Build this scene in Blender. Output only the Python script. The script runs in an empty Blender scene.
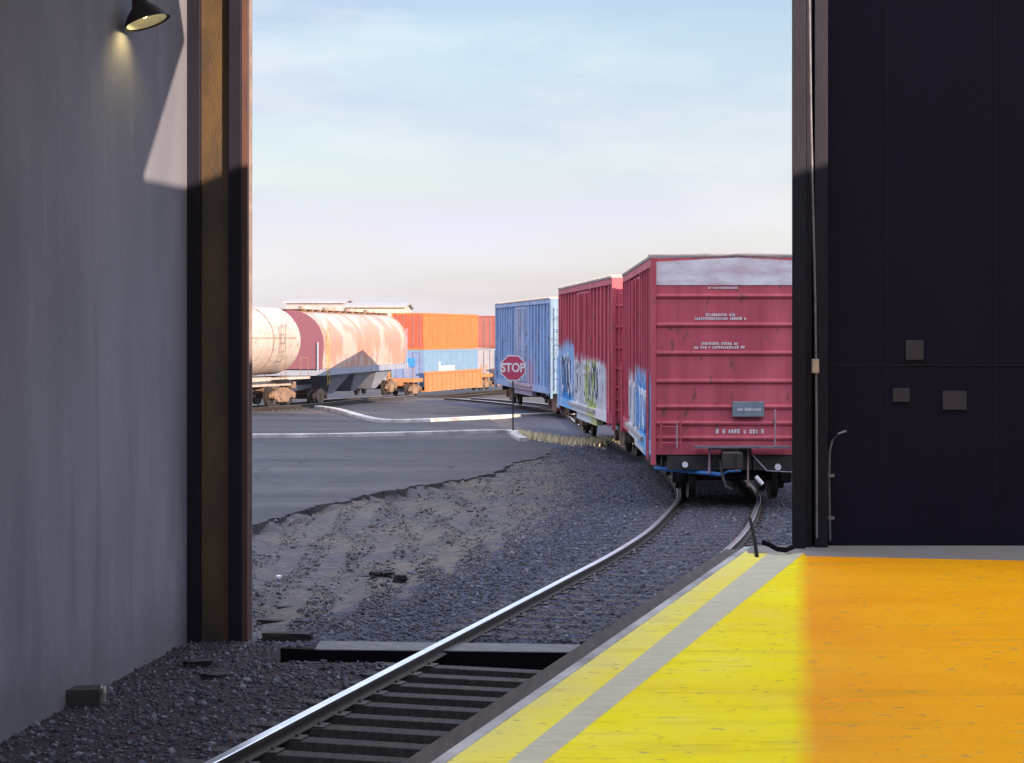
import bpy, math, random
import numpy as np
from mathutils import Vector, Matrix
from mathutils.geometry import tessellate_polygon, intersect_line_plane
random.seed(7); rng = np.random.default_rng(7)
S = bpy.context.scene
COL = S.collection

# ------------------------------------------------------------------ camera, sky, sun, exposure
CAM = Vector((0, 0, 3.1)); F = 1900.0; HZ = 334.0
cam = bpy.data.objects.new('camera', bpy.data.cameras.new('camera')); COL.objects.link(cam)
cam.location = CAM; cam.rotation_euler = (math.pi/2, 0, 0)
cam.data.sensor_width = 36; cam.data.lens = 36*F/1024; cam.data.shift_y = -(381.5-HZ)/1024
cam.data.clip_start = .05; cam.data.clip_end = 6000
S.camera = cam
SUN_EL = math.radians(11.0)
sh = Vector((.6, -.8)).normalized()
SUN = Vector((sh.x*math.cos(SUN_EL), sh.y*math.cos(SUN_EL), math.sin(SUN_EL)))      # towards the sun
w = bpy.data.worlds.new('World'); S.world = w; w.use_nodes = True
nt = w.node_tree; nt.nodes.clear()
out = nt.nodes.new('ShaderNodeOutputWorld'); bg = nt.nodes.new('ShaderNodeBackground')
sky = nt.nodes.new('ShaderNodeTexSky'); sky.sky_type = 'NISHITA'; sky.sun_disc = False
sky.sun_elevation = SUN_EL; sky.sun_rotation = math.atan2(SUN.x, SUN.y); sky.air_density = 1.0; sky.dust_density = 2.0; sky.ozone_density = 1.0
tc = nt.nodes.new('ShaderNodeTexCoord'); mp = nt.nodes.new('ShaderNodeMapping'); mp.inputs['Scale'].default_value = (1.2, 1.2, 7)
nz = nt.nodes.new('ShaderNodeTexNoise'); nz.inputs['Scale'].default_value = 3.2; nz.inputs['Detail'].default_value = 6; nz.inputs['Roughness'].default_value = .5
cr = nt.nodes.new('ShaderNodeMapRange'); cr.inputs['From Min'].default_value = .38; cr.inputs['From Max'].default_value = .68; cr.inputs['To Min'].default_value = .62; cr.inputs['To Max'].default_value = 1.0
mx = nt.nodes.new('ShaderNodeMix'); mx.data_type = 'RGBA'
L_ = nt.links.new
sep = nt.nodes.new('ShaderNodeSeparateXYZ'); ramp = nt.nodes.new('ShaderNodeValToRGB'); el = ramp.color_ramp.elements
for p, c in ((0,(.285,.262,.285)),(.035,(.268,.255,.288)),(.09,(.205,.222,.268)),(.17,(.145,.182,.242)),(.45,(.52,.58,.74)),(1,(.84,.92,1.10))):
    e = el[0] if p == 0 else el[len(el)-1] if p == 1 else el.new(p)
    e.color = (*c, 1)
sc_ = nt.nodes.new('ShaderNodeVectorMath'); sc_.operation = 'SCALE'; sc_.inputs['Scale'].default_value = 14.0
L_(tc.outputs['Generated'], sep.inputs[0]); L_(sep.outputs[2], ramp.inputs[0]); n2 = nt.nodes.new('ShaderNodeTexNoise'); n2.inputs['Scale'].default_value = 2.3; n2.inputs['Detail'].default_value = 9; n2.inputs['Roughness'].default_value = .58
m2 = nt.nodes.new('ShaderNodeMapping'); m2.inputs['Scale'].default_value = (1.6, 1.6, 6); m2.inputs['Location'].default_value = (3.1, .4, 2.2)
r2 = nt.nodes.new('ShaderNodeMapRange'); r2.inputs['From Min'].default_value = .46; r2.inputs['From Max'].default_value = .66; r2.inputs['To Max'].default_value = .8
c2 = nt.nodes.new('ShaderNodeMix'); c2.data_type = 'RGBA'; c2.inputs[7].default_value = (.275,.272,.285,1)
L_(tc.outputs['Generated'], m2.inputs[0]); L_(m2.outputs[0], n2.inputs['Vector']); L_(n2.outputs[0], r2.inputs[0])
zk = nt.nodes.new('ShaderNodeMapRange'); zk.inputs['From Min'].default_value = .22; zk.inputs['From Max'].default_value = .4; zk.inputs['To Min'].default_value = 1; zk.inputs['To Max'].default_value = 0
mk = nt.nodes.new('ShaderNodeMath'); mk.operation = 'MULTIPLY'; L_(sep.outputs[2], zk.inputs[0]); L_(zk.outputs[0], mk.inputs[0]); L_(r2.outputs[0], mk.inputs[1])
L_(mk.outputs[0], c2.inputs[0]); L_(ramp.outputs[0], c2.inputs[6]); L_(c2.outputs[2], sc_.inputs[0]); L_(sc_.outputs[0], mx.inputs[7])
L_(tc.outputs['Generated'], mp.inputs[0]); L_(mp.outputs[0], nz.inputs['Vector']); L_(nz.outputs[0], cr.inputs[0]); L_(cr.outputs[0], mx.inputs[0])
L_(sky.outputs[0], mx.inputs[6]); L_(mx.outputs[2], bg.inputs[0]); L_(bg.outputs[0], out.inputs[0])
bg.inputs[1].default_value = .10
sl = bpy.data.lights.new('sun', 'SUN'); sl.energy = 4.3; sl.angle = math.radians(.25); sl.color = (1, .80, .60)
so = bpy.data.objects.new('sun', sl); COL.objects.link(so); so.rotation_euler = SUN.to_track_quat('Z', 'Y').to_euler(); so.location = (30, -40, 30)
S.view_settings.view_transform = 'Standard'; S.view_settings.look = 'None'; S.view_settings.gamma = 1
S.view_settings.exposure = 1.3
S.cycles.max_bounces = 8; S.cycles.diffuse_bounces = 5

# ------------------------------------------------------------------ materials
def principled(name):
    m = bpy.data.materials.new(name); m.use_nodes = True
    return m, m.node_tree, m.node_tree.nodes['Principled BSDF']
def mat(name, c, rough=.8, c2=None, scale=3., amt=.5, metal=0., bump=0., bscale=40., stretch=(1,1,1), spec=.5, lo=.35, hi=.65, detail=6):
    m, t, b = principled(name)
    b.inputs['Roughness'].default_value = rough; b.inputs['Metallic'].default_value = metal
    b.inputs['Specular IOR Level'].default_value = spec
    tc = t.nodes.new('ShaderNodeTexCoord'); mp = t.nodes.new('ShaderNodeMapping'); mp.inputs['Scale'].default_value = stretch
    t.links.new(tc.outputs['Object'], mp.inputs[0])
    n = t.nodes.new('ShaderNodeTexNoise'); n.inputs['Scale'].default_value = scale; n.inputs['Detail'].default_value = detail; n.inputs['Roughness'].default_value = .65
    t.links.new(mp.outputs[0], n.inputs['Vector'])
    r = t.nodes.new('ShaderNodeMapRange'); r.inputs['From Min'].default_value = lo; r.inputs['From Max'].default_value = hi
    t.links.new(n.outputs[0], r.inputs[0])
    if c2 is None: c2 = tuple(x*(1-amt*.6) for x in c)
    x = t.nodes.new('ShaderNodeMix'); x.data_type = 'RGBA'; x.inputs[6].default_value = (*c, 1); x.inputs[7].default_value = (*c2, 1)
    t.links.new(r.outputs[0], x.inputs[0]); t.links.new(x.outputs[2], b.inputs['Base Color'])
    if bump:
        n2 = t.nodes.new('ShaderNodeTexNoise'); n2.inputs['Scale'].default_value = bscale; n2.inputs['Detail'].default_value = 4
        t.links.new(mp.outputs[0], n2.inputs['Vector'])
        bp = t.nodes.new('ShaderNodeBump'); bp.inputs['Strength'].default_value = bump; bp.inputs['Distance'].default_value = .02
        t.links.new(n2.outputs[0], bp.inputs['Height']); t.links.new(bp.outputs[0], b.inputs['Normal'])
    m['mix'] = x.name
    return m
class NT:      # tiny helper to write node maths
    def __init__(s, t): s.t = t
    def n(s, k, **kw):
        q = s.t.nodes.new(k)
        for a, v in kw.items(): setattr(q, a, v)
        return q
    def math(s, op, a, b=None, clamp=False):
        q = s.n('ShaderNodeMath', operation=op); q.use_clamp = clamp
        for i, v in enumerate((a, b)):
            if v is None: continue
            if isinstance(v, (int, float)): q.inputs[i].default_value = v
            else: s.t.links.new(v, q.inputs[i])
        return q.outputs[0]
    def rng(s, v, a, b, c=0., d=1.):
        q = s.n('ShaderNodeMapRange'); s.t.links.new(v, q.inputs[0])
        for i, x in zip((1, 2, 3, 4), (a, b, c, d)): q.inputs[i].default_value = x
        return q.outputs[0]
    def noise(s, vec, scale, detail=5, stretch=(1,1,1), off=(0,0,0)):
        mp = s.n('ShaderNodeMapping'); mp.inputs['Scale'].default_value = stretch; mp.inputs['Location'].default_value = off
        s.t.links.new(vec, mp.inputs[0]); q = s.n('ShaderNodeTexNoise'); q.inputs['Scale'].default_value = scale; q.inputs['Detail'].default_value = detail
        s.t.links.new(mp.outputs[0], q.inputs['Vector']); return q.outputs[0]
    def mix(s, f, a, b):
        q = s.n('ShaderNodeMix', data_type='RGBA')
        if isinstance(f, (int, float)): q.inputs[0].default_value = f
        else: s.t.links.new(f, q.inputs[0])
        for i, v in ((6, a), (7, b)):
            if isinstance(v, tuple): q.inputs[i].default_value = (*v, 1)
            else: s.t.links.new(v, q.inputs[i])
        return q.outputs[2]
def car_paint(name, base, dark, graf=(), rough=.62):
    """weathered rail car paint; graf = spray patches (x0, x1, top, colour, seed) low on the side"""
    m, t, b = principled(name); N = NT(t); tc = N.n('ShaderNodeTexCoord'); v = tc.outputs['Object']
    sx = N.n('ShaderNodeSeparateXYZ'); t.links.new(v, sx.inputs[0]); X, Y, Z = sx.outputs
    streak = N.rng(N.noise(v, 2.2, 6, (2.2, 2.2, .22)), .38, .68)
    c = N.mix(streak, base, dark)
    fade = N.rng(N.noise(v, 1.1, 5, (1, 1, .6), (3, 1, 7)), .5, .8, 0, .45)
    c = N.mix(fade, c, tuple(min(1, x*1.25+.05) for x in base))
    for (x0, x1, zt, colr, sd) in graf:
        n = N.noise(v, 2.6, 5, (1.5, 1, .8), (sd, sd*2, 0))
        zz = N.math('ADD', Z, N.math('MULTIPLY', N.math('SUBTRACT', n, .5), 1.1))
        f = N.rng(zz, zt-.18, zt+.12, 1, 0)
        fx = N.math('MULTIPLY', N.rng(X, x0-.1, x0+.1), N.rng(X, x1-.1, x1+.1, 1, 0))
        f = N.math('MULTIPLY', f, fx)
        c = N.mix(f, c, colr)
    run = N.rng(N.noise(v, 4.5, 6, (1.4, 1.4, .09), (2,8,3)), .57, .72, 0, .5); c = N.mix(run, c, tuple(x*.55 for x in base))
    rust = N.rng(N.noise(v, 7, 7, (1, 1, .5), (9, 2, 1)), .60, .70, 0, .75)
    c = N.mix(rust, c, (.11, .055, .035))
    t.links.new(c, b.inputs['Base Color']); b.inputs['Roughness'].default_value = rough
    n2 = N.noise(v, 30, 3)
    bp = N.n('ShaderNodeBump'); bp.inputs['Strength'].default_value = .25; bp.inputs['Distance'].default_value = .01
    t.links.new(n2, bp.inputs['Height']); t.links.new(bp.outputs[0], b.inputs['Normal'])
    return m

M = {}
def wall_mat():
    m, t, b = principled('side_wall_concrete'); N = NT(t); tcn = N.n('ShaderNodeTexCoord'); v = tcn.outputs['Object']
    sx = N.n('ShaderNodeSeparateXYZ'); t.links.new(v, sx.inputs[0]); Z = sx.outputs[2]
    c = N.mix(N.rng(N.noise(v, 1.1, 8, (1,1,.3)), .35, .65), (.190,.185,.225), (.145,.142,.176))
    c = N.mix(N.rng(N.noise(v, 3.5, 7, (1,1,.16), (4,0,2)), .56, .74, 0, .5), c, (.24,.235,.26))          # pale runs
    c = N.mix(N.rng(N.noise(v, 2.6, 7, (1,1,.10), (9,3,1)), .60, .76, 0, .5), c, (.095,.090,.105))        # dark runs
    zz = N.math('ADD', Z, N.math('MULTIPLY', N.math('SUBTRACT', N.noise(v, 2.0, 7), .5), .9))
    c = N.mix(N.rng(zz, .05, .55, .55, 0), c, (.10,.088,.095))                                           # splash dirt at the foot
    c = N.mix(N.rng(N.noise(v, 26, 3, off=(1,1,8)), .72, .74, 0, .8), c, (.06,.055,.065))                  # chips
    t.links.new(c, b.inputs['Base Color']); b.inputs['Roughness'].default_value = .82; b.inputs['Specular IOR Level'].default_value = .3
    bp = N.n('ShaderNodeBump'); bp.inputs['Strength'].default_value = .4; bp.inputs['Distance'].default_value = .015
    t.links.new(N.noise(v, 12, 8), bp.inputs['Height']); t.links.new(bp.outputs[0], b.inputs['Normal']); return m
M['wall'] = wall_mat()
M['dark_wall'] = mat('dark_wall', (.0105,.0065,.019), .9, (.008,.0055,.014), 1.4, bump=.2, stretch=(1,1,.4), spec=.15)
M['dark_steel'] = mat('dark_steel', (.008,.006,.018), .6, (.005,.004,.012), 3, bump=.1, stretch=(1,1,.3), spec=.2)
M['gold_sheen_steel'] = mat('gold_sheen_steel', (.080,.044,.013), .45, (.03,.017,.012), 2.5, bump=.15, stretch=(1,1,.4))  # brown base stands in for the golden sheen of light on the post
M['galv'] = mat('galvanised', (.20,.19,.22), .5, (.12,.11,.14), 8, metal=.3)
M['concrete'] = mat('concrete', (.25,.20,.17), .85, (.24,.22,.215), 5, bump=.5, bscale=30)
M['conc_pale'] = mat('pale_concrete', (.15,.14,.15), .85, (.09,.087,.09), 9, bump=.5, bscale=30)
M['kerb'] = mat('kerb_concrete', (.52,.49,.48), .85, (.24,.22,.22), 1.6, bump=.3)
m, t, b = principled('asphalt'); N = NT(t); tcn = N.n('ShaderNodeTexCoord'); v = tcn.outputs['Object']
c = N.mix(N.rng(N.noise(v, .35, 8), .35, .65), (.050,.047,.056), (.035,.034,.042))
c = N.mix(N.rng(N.noise(v, .22, 6, (.25,1.4,1), (3,7,0)), .48, .66, 0, .8), c, (.086,.080,.084))
c = N.mix(N.rng(N.noise(v, 1.6, 7, off=(3,1,9)), .55, .70, 0, .6), c, (.030,.029,.034))          # dusty wheel paths
c = N.mix(N.rng(N.noise(v, 90, 2), .3, .7, 0, .35), c, (.08,.078,.088))
vo = N.n('ShaderNodeTexVoronoi', feature='DISTANCE_TO_EDGE'); vo.inputs['Scale'].default_value = .33
wv = N.n('ShaderNodeVectorMath', operation='ADD'); t.links.new(v, wv.inputs[0])
ns = N.n('ShaderNodeTexNoise'); ns.inputs['Scale'].default_value = 1.1; ns.inputs['Detail'].default_value = 6; t.links.new(v, ns.inputs['Vector']); t.links.new(ns.outputs[1], wv.inputs[1])
t.links.new(wv.outputs[0], vo.inputs['Vector'])
crk = N.math('MULTIPLY', N.rng(vo.outputs[0], .004, .012, 1, 0), N.rng(N.noise(v, .4, 3, off=(5,5,5)), .45, .6))
c = N.mix(crk, c, (.018,.018,.022)); t.links.new(c, b.inputs['Base Color']); b.inputs['Roughness'].default_value = .92; b.inputs['Specular IOR Level'].default_value = .25
bp = N.n('ShaderNodeBump'); bp.inputs['Strength'].default_value = .5; bp.inputs['Distance'].default_value = .01
t.links.new(N.noise(v, 60, 5), bp.inputs['Height']); t.links.new(bp.outputs[0], b.inputs['Normal']); M['asphalt'] = m
M['rail_side'] = mat('rail_rust', (.045,.03,.028), .7, (.025,.019,.02), 12)
M['rail_top'] = mat('rail_polish', (.85,.85,.9), .30, (.7,.7,.76), 3, metal=1.)
M['sleeper'] = mat('sleeper_wood', (.062,.052,.053), .9, (.028,.024,.028), 6, bump=.8, bscale=25, stretch=(4,.5,2))
M['steel_black'] = mat('black_steel', (.014,.013,.018), .6, (.03,.024,.024), 6)
M['steel_tan'] = mat('dusty_steel', (.26,.165,.115), .7, (.09,.055,.04), 5)
M['wheel'] = mat('wheel_steel', (.05,.038,.035), .55, (.03,.024,.024), 9, metal=.3)
M['wood'] = mat('weathered_plank', (.035,.03,.034), .9, (.02,.018,.022), 8, bump=.6, stretch=(.6,5,5))
M['beam_brown'] = mat('bumper_timber', (.10,.072,.066), .85, (.055,.04,.04), 5, bump=.6, stretch=(5,.6,3))
M['white'] = mat('white_paint', (.78,.76,.77), .6, (.6,.58,.6), 10)
M['blue_bar'] = mat('bright_blue_paint', (.04,.22,.58), .45, (.03,.15,.42), 5)
M['stop_red'] = mat('stop_red', (.50,.055,.12), .45, (.42,.045,.10), 6)
M['grass'] = mat('dry_grass', (.66,.57,.38), .9, (.5,.38,.22), 5)
M['stone'] = None
M['letter'] = mat('stencil_white', (.72,.66,.68), .7, (.45,.38,.40), 14)
M['placard'] = mat('grey_placard', (.20,.235,.27), .6, (.13,.16,.20), 7)
M['canvas'] = mat('faded_band', (.70,.67,.70), .7, (.52,.38,.43), 1.6, stretch=(1,1,3), bump=.2)
M['roof_galv'] = mat('boxcar_roof', (.36,.33,.33), .6, (.24,.2,.2), 3)

# ------------------------------------------------------------------ mesh builder
class MB:
    def __init__(s): s.v = []; s.f = []; s.mi = []
    def add(s, vs, fs, mi=0):
        o = len(s.v); s.v += [tuple(p) for p in vs]; s.f += [tuple(o+i for i in f) for f in fs]; s.mi += [mi]*len(fs); return s
    def box(s, a, b, mi=0, mtx=None):
        (x0,y0,z0),(x1,y1,z1) = a, b
        vs = [Vector(p) for p in ((x0,y0,z0),(x1,y0,z0),(x1,y1,z0),(x0,y1,z0),(x0,y0,z1),(x1,y0,z1),(x1,y1,z1),(x0,y1,z1))]
        if mtx is not None: vs = [mtx @ p for p in vs]
        return s.add(vs, [(0,3,2,1),(4,5,6,7),(0,1,5,4),(1,2,6,5),(2,3,7,6),(3,0,4,7)], mi)
    def prism(s, poly, z0, z1, mi=0):
        n = len(poly)
        a = sum(poly[i][0]*poly[(i+1)%n][1]-poly[(i+1)%n][0]*poly[i][1] for i in range(n))
        if a < 0: poly = poly[::-1]
        vs = [(*p[:2], z0) for p in poly]+[(*p[:2], z1) for p in poly]
        return s.add(vs, [tuple(range(n))[::-1], tuple(range(n, 2*n))]+[(i,(i+1)%n,n+(i+1)%n,n+i) for i in range(n)], mi)
    def extr(s, prof, x0, x1, mi=0):           # profile in (y,z), extruded along x
        n = len(prof)
        vs = [(x0,*p) for p in prof]+[(x1,*p) for p in prof]
        return s.add(vs, [tuple(range(n))[::-1], tuple(range(n,2*n))]+[(i,(i+1)%n,n+(i+1)%n,n+i) for i in range(n)], mi)
    def tube(s, pts, r, seg=8, mi=0, cap=True):
        pts = [Vector(p) for p in pts]; rs = r if isinstance(r, (list, tuple)) else [r]*len(pts)
        o = len(s.v); n = len(pts)
        for i, p in enumerate(pts):
            d = (pts[min(i+1,n-1)]-pts[max(i-1,0)]).normalized()
            u = d.cross(Vector((0,0,1)) if abs(d.z) < .9 else Vector((1,0,0))).normalized(); q = d.cross(u)
            for k in range(seg):
                a = 2*math.pi*k/seg; s.v.append(tuple(p+u*math.cos(a)*rs[i]+q*math.sin(a)*rs[i]))
        for i in range(n-1):
            for k in range(seg):
                a = o+i*seg+k; b = o+i*seg+(k+1)%seg; s.f.append((a,b,b+seg,a+seg)); s.mi.append(mi)
        if cap:
            s.f.append(tuple(o+k for k in range(seg))[::-1]); s.f.append(tuple(o+(n-1)*seg+k for k in range(seg))); s.mi += [mi,mi]
        return s
    def sweep(s, path, prof, mi=0, mis=None):  # path: list of (pos, side vector); prof (side, z)
        o = len(s.v); n = len(prof)
        for p, sd in path:
            for (a, z) in prof: s.v.append((p.x+sd.x*a, p.y+sd.y*a, p.z+z))
        for i in range(len(path)-1):
            for k in range(n):
                a = o+i*n+k; b = o+i*n+(k+1)%n
                s.f.append((a,b,b+n,a+n)); s.mi.append(mis[k] if mis else mi)
        s.f.append(tuple(o+k for k in range(n))); s.f.append(tuple(o+(len(path)-1)*n+k for k in range(n))[::-1]); s.mi += [mi,mi]
        return s
    def build(s, name, mats, parent=None, smooth=False, bevel=0):
        me = bpy.data.meshes.new(name); me.from_pydata(s.v, [], s.f)
        for m in (mats if isinstance(mats, (list, tuple)) else [mats]): me.materials.append(m)
        me.polygons.foreach_set('material_index', s.mi)
        import bmesh
        bm = bmesh.new(); bm.from_mesh(me); bmesh.ops.recalc_face_normals(bm, faces=bm.faces); bm.to_mesh(me); bm.free()
        if smooth:
            me.polygons.foreach_set('use_smooth', [True]*len(me.polygons))
            me.set_sharp_from_angle(angle=math.radians(38))
        o = bpy.data.objects.new(name, me); COL.objects.link(o)
        if parent is not None: o.parent = parent
        if bevel:
            b = o.modifiers.new('bevel', 'BEVEL'); b.width = bevel; b.segments = 2; b.limit_method = 'ANGLE'
        return o
def tag(o, label=None, cat=None, group=None, kind=None):
    for k, v in (('label',label),('category',cat),('group',group),('kind',kind)):
        if v: o[k] = v
    return o
def empty(name, loc, label, cat, group=None, rz=0):
    o = bpy.data.objects.new(name, None); COL.objects.link(o); o.location = loc; o.rotation_euler = (0,0,rz); o.empty_display_size = .3
    return tag(o, label, cat, group)
def dup(root, loc, rz, label):
    r = root.copy(); COL.objects.link(r); r.location = loc; r.rotation_euler = (0,0,rz); r['label'] = label
    def rec(a, b):
        for ch in list(a.children):
            c = ch.copy(); COL.objects.link(c); c.parent = b; rec(ch, c)
    rec(root, r); return r
def at(px, py, h):                             # ground survey: where a sight line meets height h
    y = (CAM.z-h)*F/(py-HZ); return Vector(((px-512)/F*y, y, h))
def T(y):                                      # the yard falls away gently beyond 65 m
    return -1.1*min(1.25, (max(0, y-65)/65)**2)
def ahead(px, y, py): return Vector(((px-512)/F*y, y, CAM.z-(py-HZ)/F*y))
def text(name, body, size, m, parent, mtx, ext=.004):
    cu = bpy.data.curves.new(name, 'FONT'); cu.body = body; cu.size = size; cu.align_x = 'CENTER'; cu.align_y = 'CENTER'; cu.extrude = ext; cu.offset = size*.03
    tmp = bpy.data.objects.new('tmp', cu); COL.objects.link(tmp)
    dg = bpy.context.evaluated_depsgraph_get(); me = bpy.data.meshes.new_from_object(tmp.evaluated_get(dg)); me.name = name
    bpy.data.objects.remove(tmp); me.materials.clear(); me.materials.append(m); me.transform(mtx)
    o = bpy.data.objects.new(name, me); COL.objects.link(o); o.parent = parent; return o

# ------------------------------------------------------------------ curves of the two tracks
def catmull(pts, step=.5):
    P = [Vector(p) for p in pts]; P = [2*P[0]-P[1]]+P+[2*P[-1]-P[-2]]; o = []
    for i in range(1, len(P)-2):
        n = max(2, int((P[i+1]-P[i]).length/step))
        for k in range(n):
            t = k/n; a,b,c,d = P[i-1:i+3]
            o.append(.5*((2*b)+(c-a)*t+(2*a-5*b+4*c-d)*t*t+(3*b-a-3*c+d)*t**3))
    o.append(P[-2]); return o
def resample(path, step):
    o = [path[0].copy()]; acc = 0
    for a, b in zip(path, path[1:]):
        L = (b-a).length; t = step-acc
        while t <= L: o.append(a+(b-a)*(t/L)); t += step
        acc = (acc+L) % step if t-step <= L else acc+L
        acc = L-(t-step)
    return o
track1 = catmull([(-10.73,-20),(-5.2,0),(-.33,17.67),(1.36,23.8),(2.16,26.75),(2.89,29.9),(3.51,33.4),(3.98,36.6),(4.22,41),(4.21,46),(3.95,51),(3.55,56),(3.2,61),(3.0,67),(2.85,73),(2.15,80),(.95,87.5),(-.7,95),(-3,105)])
track2 = catmull([(-27,46),(-20.5,60),(-15.6,72.8),(-10.6,86.5),(-8.85,98),(-7.5,109),(-7.2,120),(-6.9,130),(-3.7,141.5),(.3,153),(6,167)])
def sides(path, lift=0):
    r = []
    for i, p in enumerate(path):
        d = (path[min(i+1,len(path)-1)]-path[max(i-1,0)]).normalized()
        r.append((Vector((p.x,p.y,T(p.y)+lift)), Vector((d.y,-d.x,0))))
    return r
dist1 = np.array([(p.x,p.y) for p in track1])
def dtrack(x, y):
    a, b = dist1[:-1], dist1[1:]; q = np.array((x,y)); ab = b-a
    t = np.clip(((q-a)*ab).sum(1)/(ab**2).sum(1), 0, 1); return np.sqrt((((a+ab*t[:,None])-q)**2).sum(1)).min()

# ------------------------------------------------------------------ ground
edge = [at(*p,-.18) for p in ((255,526),(285,519),(318,507),(345,503),(372,495),(402,490),(440,484),(470,480),(492,475),(515,464),(548,457))]
edge_xy = [(-60,20),(-9,30.5)]+[(p.x,p.y) for p in edge]+[(1.15,53.5),(1.2,58)]
def edge_y(x):
    xs = [p[0] for p in edge_xy]; ys = [p[1] for p in edge_xy]
    return float(np.interp(x, xs, ys, right=1e4 if x > 1.2 else ys[-1]))
def base_h(x, y):
    h = T(y)-.18
    dd = dtrack(x, y) if abs(x) < 20 and -22 < y < 100 else 9
    if y+.26*x < 19.9 and x < 3: h += .055*min(1, max(0, (dd-.85)/.25))*min(1, max(0, (2.6-dd)/.6))-.07*min(1, max(0, (1.0-dd)/.15))
    else: h += .055*min(1, max(0, (3.0-dd)/.8))
    if -2.4 < x < 1.3 and 18.55-.1*x*(x<0)-.12*x*(x>=0) < y < 19.22-.1*x: h = -.36
    if y > 20.4 and x < 1.3:
        ey = edge_y(x); d = dd
        if y < ey:
            f = min(1, max(0, (d-1.9)/2.2))*min(1, max(0, (.25-x)/1.1))        # dirt lies lower than the ballast shoulder, rises to the lot edge
            h -= f*(.13+.075*math.sin(x*2.3+.6)*math.sin(x*5.1+y)-.03*math.sin(x*9.7))
            h += f*(.05*math.sin(x*1.3+y*.5)+.025*math.sin(x*3.1-y*1.1+1)+.012*math.sin(x*5.1+y*2.9))
    return h
gx = sorted(set([-3000,-1200,-500,-200,-100]+list(np.arange(-60,-12,3.))+list(np.arange(-12,8,.35))+list(np.arange(8,60,3.))+[100,200,500,1200,3000]))
gy = sorted(set([-3000,-1000,-300,-100,-40]+list(np.arange(-20,12,2.))+list(np.arange(12,62,.35))+[18.42,18.52,18.6,18.72,19.02,19.12,19.2,19.3]+list(np.arange(62,170,3.))+[200,260,400,800,1600,4500]))
nx, ny = len(gx), len(gy)
gv = [(x, y, base_h(x, y) if y > -30 else -.18) for y in gy for x in gx]
g = MB(); g.add(gv, [(j*nx+i, j*nx+i+1, (j+1)*nx+i+1, (j+1)*nx+i) for j in range(ny-1) for i in range(nx-1)])
m, t, b = principled('yard_ground'); N = NT(t); tcn = N.n('ShaderNodeTexCoord'); v = tcn.outputs['Object']
sx = N.n('ShaderNodeSeparateXYZ'); t.links.new(v, sx.inputs[0])
dirt = N.mix(N.rng(N.noise(v, .9, 9), .36, .64), (.112,.090,.078), (.056,.052,.060))
dirt = N.mix(N.rng(N.noise(v, .35, 5, off=(8,1,3)), .45, .62, 0, .7), dirt, (.062,.062,.078))
dirt = N.mix(N.rng(N.noise(v, 40, 3, off=(2,7,3)), .55, .68, 0, .6), dirt, (.035,.032,.038))
dirt = N.mix(N.rng(N.noise(v, 6, 8, off=(4,4,4)), .45, .7, 0, .6), dirt, (.15,.135,.13))
grav = N.mix(N.rng(N.noise(v, 24, 4), .38, .62), (.062,.064,.095), (.030,.031,.048))
at_ = N.n('ShaderNodeAttribute', attribute_name='ballast')
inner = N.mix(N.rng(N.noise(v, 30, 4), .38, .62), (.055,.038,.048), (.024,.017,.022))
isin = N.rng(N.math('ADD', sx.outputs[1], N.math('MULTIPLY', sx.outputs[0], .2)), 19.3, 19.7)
ball = N.math('ADD', at_.outputs['Fac'], N.math('MULTIPLY', N.math('SUBTRACT', N.noise(v, 1.3, 8), .5), .9))
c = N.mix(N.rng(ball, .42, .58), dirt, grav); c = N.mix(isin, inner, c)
t.links.new(c, b.inputs['Base Color']); b.inputs['Roughness'].default_value = .95; b.inputs['Specular IOR Level'].default_value = .2
bp = N.n('ShaderNodeBump'); bp.inputs['Strength'].default_value = .9; bp.inputs['Distance'].default_value = .04
t.links.new(N.noise(v, 14, 8), bp.inputs['Height']); t.links.new(bp.outputs[0], b.inputs['Normal'])
ground = g.build('ground', m, smooth=False); tag(ground, kind='structure')
ground.data.polygons.foreach_set('use_smooth', [True]*len(ground.data.polygons))
at2 = ground.data.attributes.new('ballast', 'FLOAT', 'POINT')
at2.data.foreach_set('value', [float(np.clip(1-(dtrack(x,y)-1.9)/1.8,0,1)) if -20<y<110 and abs(x)<20 else 0. for y in gy for x in gx])

# asphalt lot with a broken edge, 12 cm thick
fine = []
exy = edge_xy[1:]
for (a, b_) in zip(exy, exy[1:]):
    n = max(2, int(math.dist(a, b_)/.16))
    for k in range(n):
        u = k/n; fine.append((a[0]+(b_[0]-a[0])*u+random.uniform(-.09,.09), a[1]+(b_[1]-a[1])*u+random.uniform(-.25,.25)+.22*math.sin(k*.43)*math.sin(k*.17+1)))
fine.append(exy[-1])
lot = [(-60,24)]+fine+[(-.3,61),(-.6,70),(-1.4,79),(-60,79)]
tri = tessellate_polygon([[Vector((x,y,0)) for x,y in lot]])
mb = MB(); n = len(lot)
top = [(x,y,T(y)-.150) for x,y in lot]; bot = [(x,y,T(y)-.45) for x,y in lot]
# the fall of the yard needs rows: cut the sheet at 65 and 72
mb.add(top+bot, [tuple(q) for q in tri]+[(i,(i+1)%n,n+(i+1)%n,n+i) for i in range(n)])
tag(mb.build('asphalt_lot', M['asphalt']), kind='structure')
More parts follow.
